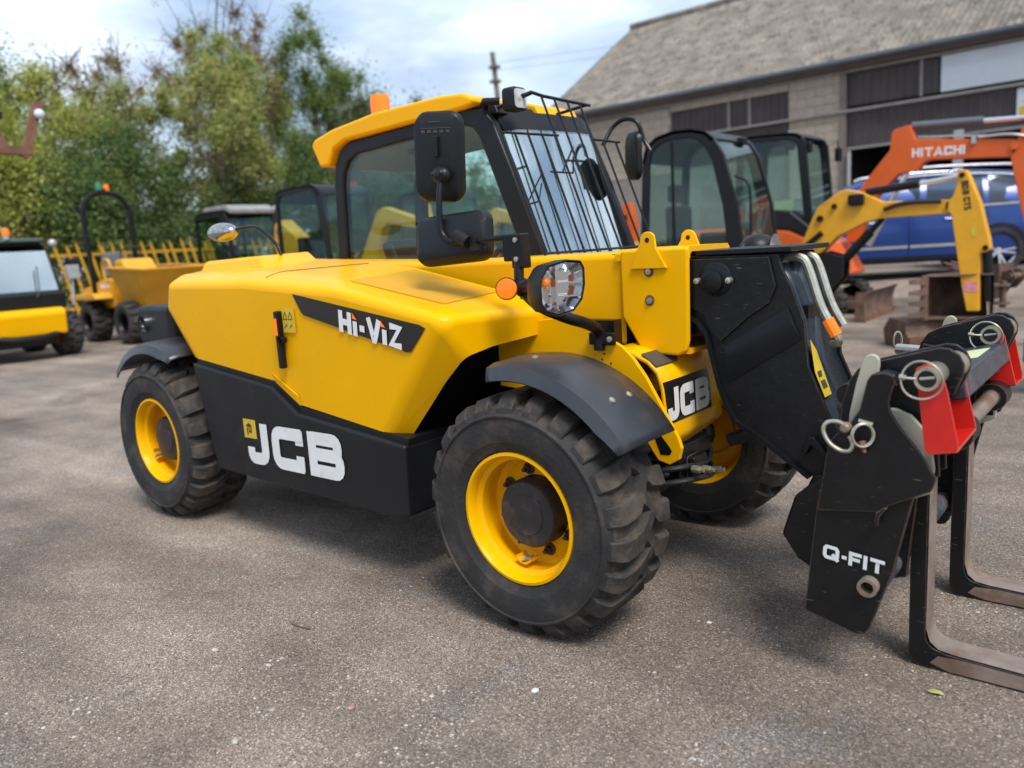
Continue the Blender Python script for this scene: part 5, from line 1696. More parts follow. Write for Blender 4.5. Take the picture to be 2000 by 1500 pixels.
hb_ = [(-2.0, 1.05), (-1.95, 1.55), (-1.8, 1.80), (-1.59, 2.06), (-1.44, 2.24), (-1.42, 2.46), (-1.39, 2.50), (-1.3, 2.52), (-1.19, 2.535), (-1.165, 2.45), (-1.13, 2.35), (-.10, 2.215), (.0, 2.20), (.05, 2.13), (.03, 2.06), (-.06, 1.99), (-.28, 2.01), (-.95, 2.06), (-1.03, 2.03), (-1.10, 1.925), (-1.19, 1.93), (-1.32, 1.92), (-1.45, 1.80), (-1.7, 1.52), (-1.8, 1.05)]
hbo = obj('boom', MB().prism([lh(p) for p in hb_], 'y', .12, .30), ORG, hx, local=True, bevel=.012)
tl, _ = lettering('HITACHI', (1.585, .1175, 2.115), Vector((1, 0, -.045)).normalized(), Vector((.02, 0, 1)).normalized(), .115, .22, gap=.07, stretch=1.02)
obj('lettering', tl, WHT, hbo, local=True)
obj('hose_run', MB().tube([(1.65, .13, 2.37), (2.35, .12, 2.29), (2.8, .12, 2.24)], .012, 6).tube(smooth_path([(2.35, .12, 2.27), (2.6, .1, 2.27), (2.76, .1, 2.25), (2.9, .12, 2.2)]), .018, 6), GALV, hbo, local=True)
obj('boom_pin', MB().lathe([(.05, 0), (.05, -.03), (.0005, -.03)], (-.0 + 2.75, .12, 2.12), n=14), ORG, hbo, local=True)
obj('hose_clamp', MB().box(2.28, 2.33, .08, .12, 2.20, 2.30), GALV, hbo, local=True)
obj('dipper_arm', MB().prism([lh(p) for p in ((-.05, 2.02), (.06, 2.30), (.14, 2.40), (.26, 2.32), (.30, 1.3), (.42, .6), (.30, .55), (.11, 1.27))], 'y', .12, .30), ORG, hx, local=True, bevel=.012)
obj('arm_label', MB().box(2.90, 2.98, .114, .118, 1.75, 1.98), YDEC, hx, local=True)
cyl(hx, 'dipper_ram', (1.56, .21, 2.52), (2.39, .21, 2.475), (2.98, .21, 2.44), .055, mat('ram_grey', (0.10, 0.105, 0.115), .4, var=.1))
cyl(hx, 'boom_ram', (1.02, .2, 1.0), (1.30, .2, 1.55), (1.52, .2, 1.93), .06, GALV)
obj('cab_mirror', MB().box(.50, .56, .40, .54, 2.2, 2.38).tube([(.42, .35, 2.42), (.52, .45, 2.48), (.53, .47, 2.38)], .012, 6), BLK, hx, local=True)
for (x, z) in ((.18, 2.42), (.42, 2.36)):
    obj('work_lamp', MB().box(x - .06, x + .06, -.52, -.42, z - .07, z + .07), BLK, hx, local=True, bevel=.02)

# --- blue car
CB = thing('parked_car', 'blue estate car parked side-on in front of the workshop doorway', 'car', (-.50 + 2.0 * -.89, 13.95 + 2.0 * -.455, .36), math.atan2(-.455, -.89))
# sections along x: (x, half width sill, half width belt, belt z, roof half width, roof z, sill z)
SEC = [(-2.42, .70, .74, .95, .55, 1.02, .42), (-2.36, .82, .86, 1.02, .62, 1.20, .36), (-2.15, .90, .93, 1.07, .66, 1.50, .32), (-1.8, .94, .955, 1.07, .69, 1.62, .30), (-1.2, .945, .965, 1.06, .72, 1.68, .30), (-.4, .945, .965, 1.04, .73, 1.70, .30),
       (.3, .945, .965, 1.03, .72, 1.67, .30), (.75, .945, .962, 1.02, .69, 1.52, .30), (1.25, .94, .955, 1.02, .75, 1.10, .30), (1.9, .92, .93, .96, .70, 1.00, .32), (2.3, .84, .86, .84, .6, .88, .36), (2.42, .70, .72, .70, .5, .74, .42)]


def side_y(s, z):
    x, ws, wb, zb, wr, zr, zs = s
    if z <= zb:
        t = (z - zs) / (zb - zs)
        return ws + (wb - ws) * t + .02 * math.sin(PI * t)
    t = min(1, (z - zb) / max(.01, zr - zb))
    return wb + (wr - wb) * t


cbm = MB()
ring_n = None
vs = []
for s in SEC:
    x, ws, wb, zb, wr, zr, zs = s
    hp = [(ws - .10, zs - .04), (ws, zs), (side_y(s, zs + .3 * (zb - zs)), zs + .3 * (zb - zs)), (side_y(s, zs + .65 * (zb - zs)), zs + .65 * (zb - zs)), (wb, zb), (wr + (wb - wr) * .5, zb + (zr - zb) * .5), (wr, zr - .05), (wr - .08, zr), (0, zr + .03)]
    full = [(x, -y, z) for y, z in hp] + [(x, y, z) for y, z in reversed(hp[:-1])]
    ring_n = len(full)
    vs += full
cbm.add(vs, [(i * ring_n + j, i * ring_n + (j + 1) % ring_n, (i + 1) * ring_n + (j + 1) % ring_n, (i + 1) * ring_n + j) for i in range(len(SEC) - 1) for j in range(ring_n)] + [tuple(range(ring_n)), tuple((len(SEC) - 1) * ring_n + j for j in range(ring_n))])
bdy = obj('body', cbm, BLUE, CB, local=True, smooth=50)


def body_y(x, z):
    for a, b in zip(SEC, SEC[1:]):
        if a[0] <= x <= b[0]:
            t = (x - a[0]) / (b[0] - a[0])
            return side_y(a, z) * (1 - t) + side_y(b, z) * t
    return .9


def on_side(poly, s, lift):
    return [(x, s * (body_y(x, z) + lift), z) for x, z in poly]


for s in (-1, 1):
    for poly in ([(-2.02, 1.14), (-1.95, 1.36), (-1.78, 1.50), (-1.32, 1.57), (-1.30, 1.12)], [(-1.22, 1.12), (-1.24, 1.57), (-.42, 1.60), (-.40, 1.10)], [(-.30, 1.10), (-.32, 1.60), (.30, 1.55), (.68, 1.36), (.95, 1.12)]):
        obj('side_window', MB().add(on_side(poly, s, .006), [tuple(range(5 if len(poly) == 5 else len(poly)))]), CGL, CB, local=True)
    tr_ = [(-2.06, 1.12), (-1.99, 1.38), (-1.80, 1.53), (-1.2, 1.605), (-.4, 1.635), (.32, 1.58), (.72, 1.38), (1.0, 1.10), (0, 1.085), (-1.2, 1.10), (-2.06, 1.12)]
    obj('chrome_trim', MB().tube(smooth_path(on_side(tr_, s, .010), 4), .018, 6), GALV, CB, local=True)
    obj('roof_rail', MB().tube(smooth_path([(-1.85, s * .66, 1.655), (-1.7, s * .67, 1.72), (-.6, s * .70, 1.765), (.2, s * .69, 1.74), (.4, s * .68, 1.69)], 5), .022, 8), CHRM, CB, local=True)
    obj('door_moulding', MB().add(on_side([(-.98, .50), (-.15, .50), (-.15, .545), (-.98, .545)], s, .012), [(0, 1, 2, 3)]).add(on_side([(-.11, .50), (.92, .50), (.92, .545), (-.11, .545)], s, .012), [(0, 1, 2, 3)]), GALV, CB, local=True)
    obj('sill_trim', MB().add(on_side([(-1.0, .30), (1.0, .30), (1.0, .37), (-1.0, .37)], s, .010), [(0, 1, 2, 3)]), BLKM, CB, local=True)
    for xg in (-1.27, -.13, .97):
        obj('door_gap', MB().tube([(xg, s * (body_y(xg, z) + .001), z) for z in (.36, .6, .8, 1.0, 1.08)], .006, 5), DEC, CB, local=True)
    for xh in (-.75, .38):
        obj('door_handle', MB().tube([(xh - .10, s * (body_y(xh, .93) + .012), .93), (xh + .10, s * (body_y(xh, .93) + .012), .93)], .018, 6), BLUE, CB, local=True)
    obj('door_mirror', MB().ball((.80, s * 1.06, 1.13), .11, 12, (.7, 1, .75)), BLUE, CB, local=True)
    obj('rear_lamp', MB().add(on_side([(-2.40, .82), (-2.12, .84), (-2.14, .96), (-2.38, .98)], s, .012), [(0, 1, 2, 3)]), RED, CB, local=True)
    obj('bumper_strip', MB().add(on_side([(-2.35, .60), (-1.92, .60), (-1.92, .64), (-2.35, .65)], s, .012), [(0, 1, 2, 3)]), GALV, CB, local=True)
TC = tyre_mesh('tyre', .375, .25, .265, 40, TYRE, lug=.006, detail=False)
rmc = MB().lathe([(.268, .0), (.262, .03), (.24, .05), (.24, .16)], n=36).lathe([(.06, .03), (.05, .015), (.0005, .015)], n=20)
for k in range(5):
    for e in (-.16, .16):
        a = 2 * PI * k / 5 + e
        rmc.slab([(.04 * math.cos(a - .3), .022, .04 * math.sin(a - .3)), (.245 * math.cos(a - .055), .012, .245 * math.sin(a - .055)), (.245 * math.cos(a + .055), .012, .245 * math.sin(a + .055)), (.04 * math.cos(a + .3), .022, .04 * math.sin(a + .3))], (0, .03, 0))
RMC = mesh_of('rim', rmc, 35)
RMC.materials.append(mat('alloy', (.62, .63, .64), .25, metal=.8, var=.05))
BKD = mesh_of('brake_disc', MB().lathe([(.235, .12), (.0005, .12)], n=28))
BKD.materials.append(DARK)
for x in (-1.45, 1.45):
    for s in (-1, 1):
        w = link('wheel', RMC, CB, True)
        w.location = (x, s * -.975 if s == 1 else .975, .375)
        w.rotation_euler = (0, 0, 0 if s == 1 else PI)
        link('tyre', TC, w, True)
        link('brake_disc', BKD, w, True)
        wa = [(x + .445 * math.cos(t), (-1 if s == 1 else 1) * (body_y(x, .5) + .012), .375 + .445 * math.sin(t)) for t in [PI * k / 16 for k in range(17)]]
        wi = [(x + .38 * math.cos(t), (-1 if s == 1 else 1) * (body_y(x, .5) + .014), .375 + .38 * math.sin(t)) for t in [PI * k / 16 for k in range(17)]]
        obj('wheel_arch', MB().add(wa + wi, [(k, k + 1, k + 18, k + 17) for k in range(16)]), BLKM, CB, local=True)
# dark car roof just behind it
dc = thing('parked_car', 'dark car parked behind the blue car by the doorway', 'car', (.1, 16.9, .36), math.atan2(-.45, -.89))
for ch_ in CB.children:
    if ch_.name.split('.')[0] in ('body', 'side_window', 'wheel', 'roof_rail'):
        c = ch_.copy()
        COL.objects.link(c)
        c.parent = dc
        if c.name.startswith('body'):
            c.data = c.data.copy()
            c.data.materials.clear()
            c.data.materials.append(mat('car_black', (.008, .009, .012), .2, coat=.8, var=.05))
        for g2 in ch_.children:
            d2_ = g2.copy()
            COL.objects.link(d2_)
            d2_.parent = c

# --- rusty buckets under the yellow arm


def bucket_mb(w, r):
    b = MB()
    o = [(0, r * .95), (-.22 * r, .66 * r), (-.38 * r, .30 * r), (-.38 * r, -.10 * r), (-.22 * r, -.42 * r), (.10 * r, -.60 * r), (.50 * r, -.58 * r), (.90 * r, -.36 * r), (1.25 * r, 0.0)]
    i = [(p[0] * .95 + r * .03, p[1] * .95 + r * .02) for p in o]
    n = len(o)
    b.add([(x, y, z) for y in (-w / 2, w / 2) for (x, z) in o] + [(x, y, z) for y in (-w / 2 + .012, w / 2 - .012) for (x, z) in i], [(k, k + 1, n + k + 1, n + k) for k in range(n - 1)] + [(2 * n + k, 3 * n + k, 3 * n + k + 1, 2 * n + k + 1) for k in range(n - 1)] +
          [(k, 2 * n + k, 2 * n + k + 1, k + 1) for k in range(n - 1)] + [(n + k, n + k + 1, 3 * n + k + 1, 3 * n + k) for k in range(n - 1)])
    b.prism(o, 'y', -w / 2, -w / 2 + .014).prism(o, 'y', w / 2 - .014, w / 2)
    return b


def bucket(label, loc, rot, w, r, teeth, m=RUST, tooth_dir=1):
    t = thing('digger_bucket', label, 'bucket', loc, 0, 'rusty digger buckets on the ground')
    t.rotation_euler = rot
    obj('shell', bucket_mb(w, r), m, t, local=True)
    obj('cutting_edge', MB().box(r * 1.18, r * 1.36, -w / 2 - .004, w / 2 + .004, -.012, .018), m, t, local=True)
    for k in range(teeth):
        y = -w / 2 + w * (k + .5) / teeth
        obj('tooth', MB().add([(r * 1.28, y - .035, -.022), (r * 1.28, y + .035, -.022), (r * 1.28, y + .035, .035), (r * 1.28, y - .035, .035), (r * 1.28 + .17, y - .022, -.01), (r * 1.28 + .17, y + .022, -.01)], [(0, 1, 2, 3), (0, 4, 5, 1), (3, 2, 5, 4), (0, 3, 4), (1, 5, 2)]), m, t, local=True)
    obj('hanger', MB().prism([(-.16 * r, r * .70), (-.42 * r, r * .95), (-.70 * r, r * .75), (-.62 * r, r * .30), (-.36 * r, .1 * r)], 'y', -.10, -.08).prism([(-.16 * r, r * .70), (-.42 * r, r * .95), (-.70 * r, r * .75), (-.62 * r, r * .30), (-.36 * r, .1 * r)], 'y', .08, .10).tube([(-.5 * r, -.13, r * .72), (-.5 * r, .13, r * .72)], .03, 12), m, t, local=True)
    return t


bk = thing('digger_bucket', 'wide brown ditching bucket with bolted edge at the bottom of the pile', 'bucket', (-.18, 7.0, 0), math.radians(38), 'rusty digger buckets on the ground')
obj('shell', MB().prism([(-.02, 0), (-.04, .13), (.02, .17), (.05, .285), (.40, .30), (.55, .16), (.50, 0)], 'x', -.34, .34), RUST, bk, local=True, bevel=.012)
obj('edge_plate', MB().slab([(-.33, -.048, .135), (.33, -.048, .135), (.33, -.030, .01), (-.33, -.030, .01)], (0, -.012, 0)), RUSTO, bk, local=True)
for x in (-.2, 0, .2):
    obj('bolt', MB().lathe([(.02, 0), (.02, -.012), (.0005, -.012)], (x, -.054, .075), n=8), RUST, bk, local=True)
bucket('toothed rusty bucket on its side with its dark mouth open', (-.02, 7.28, .515), (math.radians(-90), 0, math.radians(-128)), .44, .38, 4)
bucket('narrow rusty bucket with worn hitch ears on top of the pile', (.12, 7.85, .55), (0, math.radians(-30), math.radians(160)), .30, .30, 2)
bucket('rusty bucket half out of view right of the fork carriage', (1.08, 4.9, .24), (0, 0, math.radians(40)), .6, .40, 0, RUSTO)

# --- compact loader at the left, facing the camera
ld = thing('compact_loader', 'small yellow loader with glazed cab and orange beacon at the left edge', 'loader', (-12.9, 2.72, 0))
lo_ = [(-.75, .95), (-.75, 1.2), (-.70, 1.72), (-.62, 1.82), (.35, 1.83), (.47, 1.79), (.55, 1.70), (.86, 1.06), (.88, .95)]
li_ = [(-.66, 1.03), (-.66, 1.2), (-.62, 1.68), (-.57, 1.75), (.32, 1.755), (.40, 1.73), (.46, 1.66), (.76, 1.06), (.77, 1.03)]
cab_shell(ld, lo_, li_, -.64, .64, BLK, GLW, range(2, 6), range(6, 8), range(0, 3))
obj('roof_panel', MB().box(-.65, .42, -.62, .62, 1.83, 1.90), mat('green_grey_roof', (.07, .10, .09), .5, var=.2), ld, local=True, bevel=.03)
obj('scuttle', MB().prism([(.70, .78), (.90, .78), (.93, 1.02), (.84, 1.07)], 'y', -.66, .66), BLKM, ld, local=True, bevel=.02)
obj('wiper', MB().tube([(.93, .28, 1.05), (.74, .36, 1.45)], .010, 6).tube([(.93, .28, 1.05), (.93, .24, .98)], .02, 8), INT, ld, local=True)
obj('front_panel', MB().prism([(.55, .42), (1.02, .38), (1.06, .72), (.98, .80), (.55, .80)], 'y', -.62, .58), YEL, ld, local=True, bevel=.04, seg=3)
obj('lower_frame', MB().box(-1.1, .92, -.42, .42, .22, .55), BLK, ld, local=True, bevel=.03)
obj('rear_body', MB().box(-1.4, -.6, -.60, .60, .45, 1.1), YEL, ld, local=True, bevel=.06)
lb = obj('beacon', MB().lathe([(.055, 1.95), (.057, 2.03), (.05, 2.055), (.0005, 2.06)], (.40, .12, 0), 'z', 16), AMB, ld, local=True)
obj('beacon_base', MB().lathe([(.05, 1.89), (.045, 1.955)], (.40, .12, 0), 'z', 14), GALV, lb, local=True)
obj('work_lamp', MB().ball((.60, .70, 1.80), .07, 12), GALV, ld, local=True)
obj('mirror', MB().box(.62, .70, .86, 1.05, 1.30, 1.55), BLKM, ld, local=True, bevel=.03)
obj('headlamp', MB().box(.86, .98, .72, .90, 1.22, 1.44).tube([(.9, .80, 1.22), (.9, .76, .8)], .025, 8), GALV, ld, local=True, bevel=.03)
obj('seat', MB().box(-.35, .05, -.25, .25, 1.0, 1.1).box(-.45, -.3, -.22, .22, 1.05, 1.55), SEATM, ld, local=True, bevel=.04)
obj('front_hitch', MB().tube([(.95, -.5, .40), (1.10, -.2, .36), (1.10, .2, .36), (.95, .5, .40)], .05, 10), CHIP, ld, local=True)
TL = tyre_mesh('tyre', .36, .28, .19, 16, TYRE2, lug=.035, detail=False)
RL = mesh_of('rim', rim_mesh(.19, .12), 40)
RL.materials.append(YEL2)


def wheels(T, spots, tm, rm_, R):
    for (x, y, flip) in spots:
        w = link('wheel', rm_, T, True)
        w.location = (x, y, R - .004)
        w.rotation_euler = (0, .3 * x, PI if flip else 0)
        link('tyre', tm, w, True)


wheels(ld, ((.52, -.78, 0), (.52, .86, 1), (-.95, -.78, 0), (-.95, .86, 1)), TL, RL, .36)

# --- skip dumper with roll hoop
dp = thing('site_dumper', 'yellow site dumper with tall black roll hoop and rusty skip', 'dumper', (-13.6, 5.2, 0))
TDp = tyre_mesh('tyre', .39, .30, .20, 16, TYRE2, lug=.04, detail=False)
RDp = mesh_of('rim', rim_mesh(.20, .12), 40)
RDp.materials.append(BLK)
wheels(dp, ((-.55, -.66, 0), (-.55, .66, 1), (.90, -.66, 0), (.90, .66, 1)), TDp, RDp, .39)
hoop = [(-.62, -.42, .9), (-.62, -.44, 2.3), (-.62, -.42, 2.50), (-.62, -.32, 2.68), (-.62, -.15, 2.77), (-.62, .15, 2.77), (-.62, .32, 2.68), (-.62, .42, 2.50), (-.62, .44, 2.3), (-.62, .44, .9)]
obj('roll_hoop', MB().tube(smooth_path(hoop, 4), .048, 10), BLK, dp, local=True)
bb_ = obj('beacon', MB().lathe([(.05, 2.83), (.055, 2.88), (.035, 2.94), (.0005, 2.95)], (-.62, .06, 0), 'z', 14), AMB, dp, local=True)
obj('green_beacon', MB().lathe([(.05, 2.83), (.055, 2.90), (.035, 2.97), (.0005, 2.98)], (-.62, -.08, 0), 'z', 14), GREEN, bb_, local=True)
obj('beacon_stem', MB().tube([(-.62, 0, 2.77), (-.62, 0, 2.86)], .05, 8), BLK, bb_, local=True)
obj('rear_body', MB().prism([(-1.25, .62), (-1.20, 1.0), (-.20, 1.18), (.10, 1.15), (.10, .62)], 'y', -.40, .40), YEL2, dp, local=True, bevel=.04)
obj('mudguard', MB().prism([(-1.15, .80), (-1.10, .90), (-.1, .92), (.05, .84), (.05, .80)], 'y', -.72, .72), YEL2, dp, local=True, bevel=.02)
obj('front_chassis', MB().prism([(.05, .35), (.05, .95), (.40, 1.0), (.95, .70), (1.2, .40)], 'y', -.32, .32), YEL2, dp, local=True, bevel=.04)
obj('engine_block', MB().box(-1.0, .0, -.34, .34, .30, .64), BLK, dp, local=True)
st2 = obj('seat', MB().box(-.55, -.15, -.24, .24, 1.16, 1.26).slab([(-.48, -.25, 1.22), (-.48, .25, 1.22), (-.60, .22, 1.66), (-.60, -.22, 1.66)], (-.08, 0, 0)), GSEAT, dp, local=True, bevel=.05, seg=3)
obj('steering_wheel', MB().tube([(.12 + .05 * math.sin(t), .19 * math.cos(t), 1.58 + .17 * math.sin(t)) for t in [2 * PI * k / 20 for k in range(20)]], .016, 6, True).tube([(.12, 0, 1.58), (.25, 0, 1.2)], .025, 8), INT, dp, local=True)
obj('control_hood', MB().prism([(.0, 1.1), (.05, 1.5), (.35, 1.52), (.55, 1.3), (.55, 1.1)], 'y', -.30, .30), YEL2, dp, local=True, bevel=.06, seg=3)
obj('grab_handle', MB().tube(smooth_path([(-.1, -.43, 1.1), (-.1, -.44, 1.45), (.15, -.44, 1.50), (.25, -.44, 1.2)]), .025, 8), YEL2, dp, local=True)
# open skip
top_ = [(.45, -.62, 1.36), (1.75, -.62, 1.30), (1.75, .62, 1.30), (.45, .62, 1.36)]
bot_ = [(.60, -.42, .72), (1.30, -.42, .66), (1.30, .42, .66), (.60, .42, .72)]
tin = [(p[0] + (.03 if p[0] < 1 else -.03), p[1] * .955, p[2]) for p in top_]
bin_ = [(p[0] + (.03 if p[0] < 1 else -.03), p[1] * .94, p[2] + .03) for p in bot_]
skp = obj('skip', MB().add(top_ + bot_, [(0, 1, 5, 4), (1, 2, 6, 5), (2, 3, 7, 6), (3, 0, 4, 7), (4, 5, 6, 7)]), YEL2, dp, local=True)
obj('skip_lining', MB().add(tin + bin_ + top_, [(0, 4, 5, 1), (1, 5, 6, 2), (2, 6, 7, 3), (3, 7, 4, 0), (4, 7, 6, 5), (8, 0, 1, 9), (9, 1, 2, 10), (10, 2, 3, 11), (11, 3, 0, 8)]), RUSTO, skp, local=True)
obj('skip_rim', MB().tube(top_, .022, 6, True), YEL2, skp, local=True)
obj('step_label', MB().box(-.40, -.05, -.406, -.402, 1.0, 1.08), WHT, dp, local=True)

# --- cab with the pale roof behind the hood
gc = thing('ride_on_roller', 'black framed cab with pale grey roof seen above the hood', 'roller', (-13.4, 7.35, 0))
go_ = [(-.55, 1.0), (-.55, 1.3), (-.52, 2.2), (-.45, 2.33), (.50, 2.34), (.62, 2.28), (.70, 2.12), (.84, 1.2), (.84, 1.0)]
gi_ = [(-.46, 1.08), (-.46, 1.3), (-.44, 2.12), (-.40, 2.22), (.46, 2.23), (.53, 2.20), (.59, 2.08), (.72, 1.2), (.72, 1.08)]
cab_shell(gc, go_, gi_, -.55, .55, BLK, GLS, range(2, 6), range(5, 9), range(0, 4))
obj('roof_panel', MB().prism([(-.3, 2.35), (-.25, 2.44), (.58, 2.45), (.76, 2.36), (.74, 2.26), (.5, 2.345)], 'y', -.48, .53), GREYR, gc, local=True, bevel=.03)
obj('roof_lamp', MB().ball((.66, .62, 2.36), .08, 12), GALV, gc, local=True)
obj('body', MB().box(-.7, 1.3, -.55, .55, .45, 1.02), YEL2, gc, local=True, bevel=.06)
obj('drum', MB().lathe([(.02, -.55), (.42, -.55), (.42, .55), (.02, .55)], (1.2, 0, .42), n=30), STEEL, gc, local=True)
obj('drum', MB().lathe([(.02, -.55), (.42, -.55), (.42, .55), (.02, .55)], (-.9, 0, .42), n=30), STEEL, gc, local=True)
obj('dashboard', MB().box(.45, .70, -.4, .4, 1.05, 1.40), INT, gc, local=True, bevel=.03)
obj('seat', MB().box(-.3, .1, -.25, .25, 1.05, 1.2).box(-.4, -.25, -.25, .25, 1.1, 1.7), SEATM, gc, local=True, bevel=.04)

# --- two more mini excavators in the row, partly seen through the cab


def row_digger(label, loc, y0=-.5, y1=.5, col=YEL2, tint=GLS):
    t = thing('mini_excavator', label, 'mini excavator', loc)
    o = [(-.60, .85), (-.60, 1.2), (-.58, 2.22), (-.52, 2.36), (-.42, 2.41), (.40, 2.42), (.52, 2.38), (.60, 2.26), (.74, 1.2), (.74, .85)]
    i = [(-.52, .95), (-.52, 1.2), (-.50, 2.18), (-.46, 2.28), (-.38, 2.32), (.36, 2.33), (.44, 2.30), (.50, 2.20), (.64, 1.2), (.64, .95)]
    cab_shell(t, o, i, y0, y1, BLK, tint, range(2, 8), range(7, 10), range(0, 4))
    obj('seat', MB().box(-.35, .05, -.25, .2, 1.0, 1.15).box(-.45, -.30, -.25, .2, 1.05, 1.65), SEATM, t, local=True, bevel=.04)
    obj('upper_body', MB().box(-1.2, .7, -.60, .60, .5, .88), col, t, local=True, bevel=.06)
    obj('engine_cover', MB().box(-1.3, -.62, -.58, .58, .85, 1.3), col, t, local=True, bevel=.08)
    track(t, -.62, .62, -.62, -.38, .21)
    track(t, -.62, .62, .38, .62, .21)
    obj('undercarriage', MB().box(-.45, .45, -.40, .40, .18, .52), BLK, t, local=True)
    b = obj('boom', MB().prism([(.70, .70), (.75, 1.2), (1.25, 1.95), (1.40, 2.0), (2.2, 1.75), (2.2, 1.62), (1.45, 1.75), (1.30, 1.65), (1.0, .75)], 'y', .05, .22), col, t, local=True, bevel=.012)
    obj('dipper_arm', MB().prism([(2.08, 1.95), (2.25, 1.98), (2.35, 1.5), (2.2, .7), (2.08, .7), (2.1, 1.6)], 'y', .05, .22), col, t, local=True, bevel=.012)
    obj('bucket', bucket_mb(.4, .36).xf(Matrix.Translation((1.75, .14, .32))), RUST, t, local=True)
    return t


d1 = row_digger('mini excavator with black cab just behind the cab rear post', (-9.1, 6.35, 0))
obj('teal_box', MB().box(.25, .52, -.35, -.10, 1.0, 1.22), TEAL, d1, local=True, bevel=.02)
obj('tail_lamp', MB().box(.30, .40, .30, .42, 2.42, 2.48), RED, d1, local=True)
row_digger('mini excavator seen through the middle of the cab window', (-9.4, 9.3, 0))
row_digger('mini excavator seen behind the cab front post', (-8.8, 11.6, 0), col=ORG)
# folded yellow boom between the two cabs
fb = thing('folded_boom', 'short yellow loader arm standing between two cabs', 'loader arm', (-11.5, 7.2, 0))
obj('arm', MB().prism([(-.05, 1.15), (-.15, 1.65), (-.08, 1.98), (.06, 2.06), (.20, 1.95), (.55, 1.72), (.60, 1.45), (.40, 1.20)], 'y', -.10, .22), YEL2, fb, local=True, bevel=.02)
obj('pin', MB().lathe([(.07, 0), (.07, -.03), (.0005, -.03)], (.06, -.10, 1.84), n=16), STEEL, fb, local=True)
obj('pillar', MB().box(-.2, .5, -.25, .35, 0.02, 1.2), YEL2, fb, local=True, bevel=.04)

# --- rusty lifting frame reaching in from the left
rf_ = thing('lifting_frame', 'rusty steel lifting frame held up at the left edge', 'lifting frame', (-7.5, 1.2, 0))
A0 = Vector((-7.4, 1.30, 2.55))
obj('upright', MB().box(-7.437, -7.366, 1.38, 1.46, 2.505, 3.10).xf(Matrix.Translation((-7.4, 1.34, 2.5)) @ Matrix.Rotation(math.radians(-21), 4, 'X') @ Matrix.Translation((7.4, -1.34, -2.5))), RUSTO, rf_)
obj('bottom_bar', MB().box(-7.45, -7.36, .2, 1.50, 2.50, 2.58), RUSTO, rf_)
obj('brace', MB().slab([(-7.42, 1.20, 2.58), (-7.42, 1.28, 2.58), (-7.42, 1.16, 2.86), (-7.42, 1.08, 2.86)], (.06, 0, 0)), RUSTO, rf_)
obj('top_bar', MB().box(-7.44, -7.37, .2, 1.27, 2.83, 2.90), CHIP, rf_)
obj('brace', MB().slab([(-7.42, 1.02, 2.58), (-7.42, 1.08, 2.58), (-7.42, .96, 2.84), (-7.42, .90, 2.84)], (.06, 0, 0)), CHIP, rf_)
obj('ball_end', MB().ball((-7.34, 1.60, 2.90), .05, 14), WHP, rf_)
obj('mast', MB().box(-7.6, -7.3, .0, .22, 0, 3.0), CHIP, rf_)
obj('foot', MB().box(-8.0, -6.9, -.3, .5, 0, .08), CHIP, rf_)

# --- palisade fence
fc = thing('palisade_fence', 'mustard yellow palisade fence with pointed pales below the hedge', 'fence', (-18.6, 7.6, 0))
LEAN = -.25
plm = MB()
plo = [(-.032, 0), (-.032, 1.93), (0, 2.06), (.032, 1.93), (.032, 0)]
plm.add([(.012 * (1 if i == 2 else 0), p[0], p[1]) for i, p in enumerate(plo)] + [(-.012 + .012 * (1 if i == 2 else 0), p[0], p[1]) for i, p in enumerate(plo)], [(0, 1, 2, 3, 4), (9, 8, 7, 6, 5)] + [(i, i + 5, (i + 1) % 5 + 5, (i + 1) % 5) for i in range(5)])
PLM = mesh_of('pale', plm, 0)
PLM.materials.append(FENY)
rfc = random.Random(8)
k = 0
y = 4.4
while y < 13.5:
    p = link('pale', PLM, fc)
    p.matrix_basis = Matrix.Translation((-18.55, y, .02)) @ Matrix.Rotation(.22 + rfc.uniform(-.02, .02), 4, 'X') @ Matrix.Scale(rfc.uniform(.97, 1.03), 4, (0, 0, 1))
    y += .262
for z in (.45, 1.72):
    obj('fence_rail', MB().box(-18.62, -18.575, 4.2 - .22 * z, 13.5 - .22 * z, z, z + .06), FENY, fc)
for y in (4.6, 7.35, 10.1, 12.85):
    obj('fence_post', MB().box(-18.70, -18.62, y - .05, y + .05, 0, 2.0).xf(Matrix.Translation((0, y, 0)) @ Matrix.Rotation(.22, 4, 'X') @ Matrix.Translation((0, -y, 0))), FENY, fc)
kb = obj('kerb', MB().box(-18.40, -18.15, 2.5, 16, 0, .14), mat('kerb_stone', (.30, .25, .22), .9, var=.2, vscale=3, bump=.2), None, bevel=.02)
kb['kind'] = 'structure'

# ------------------------------------------------------------------ trees and hedge


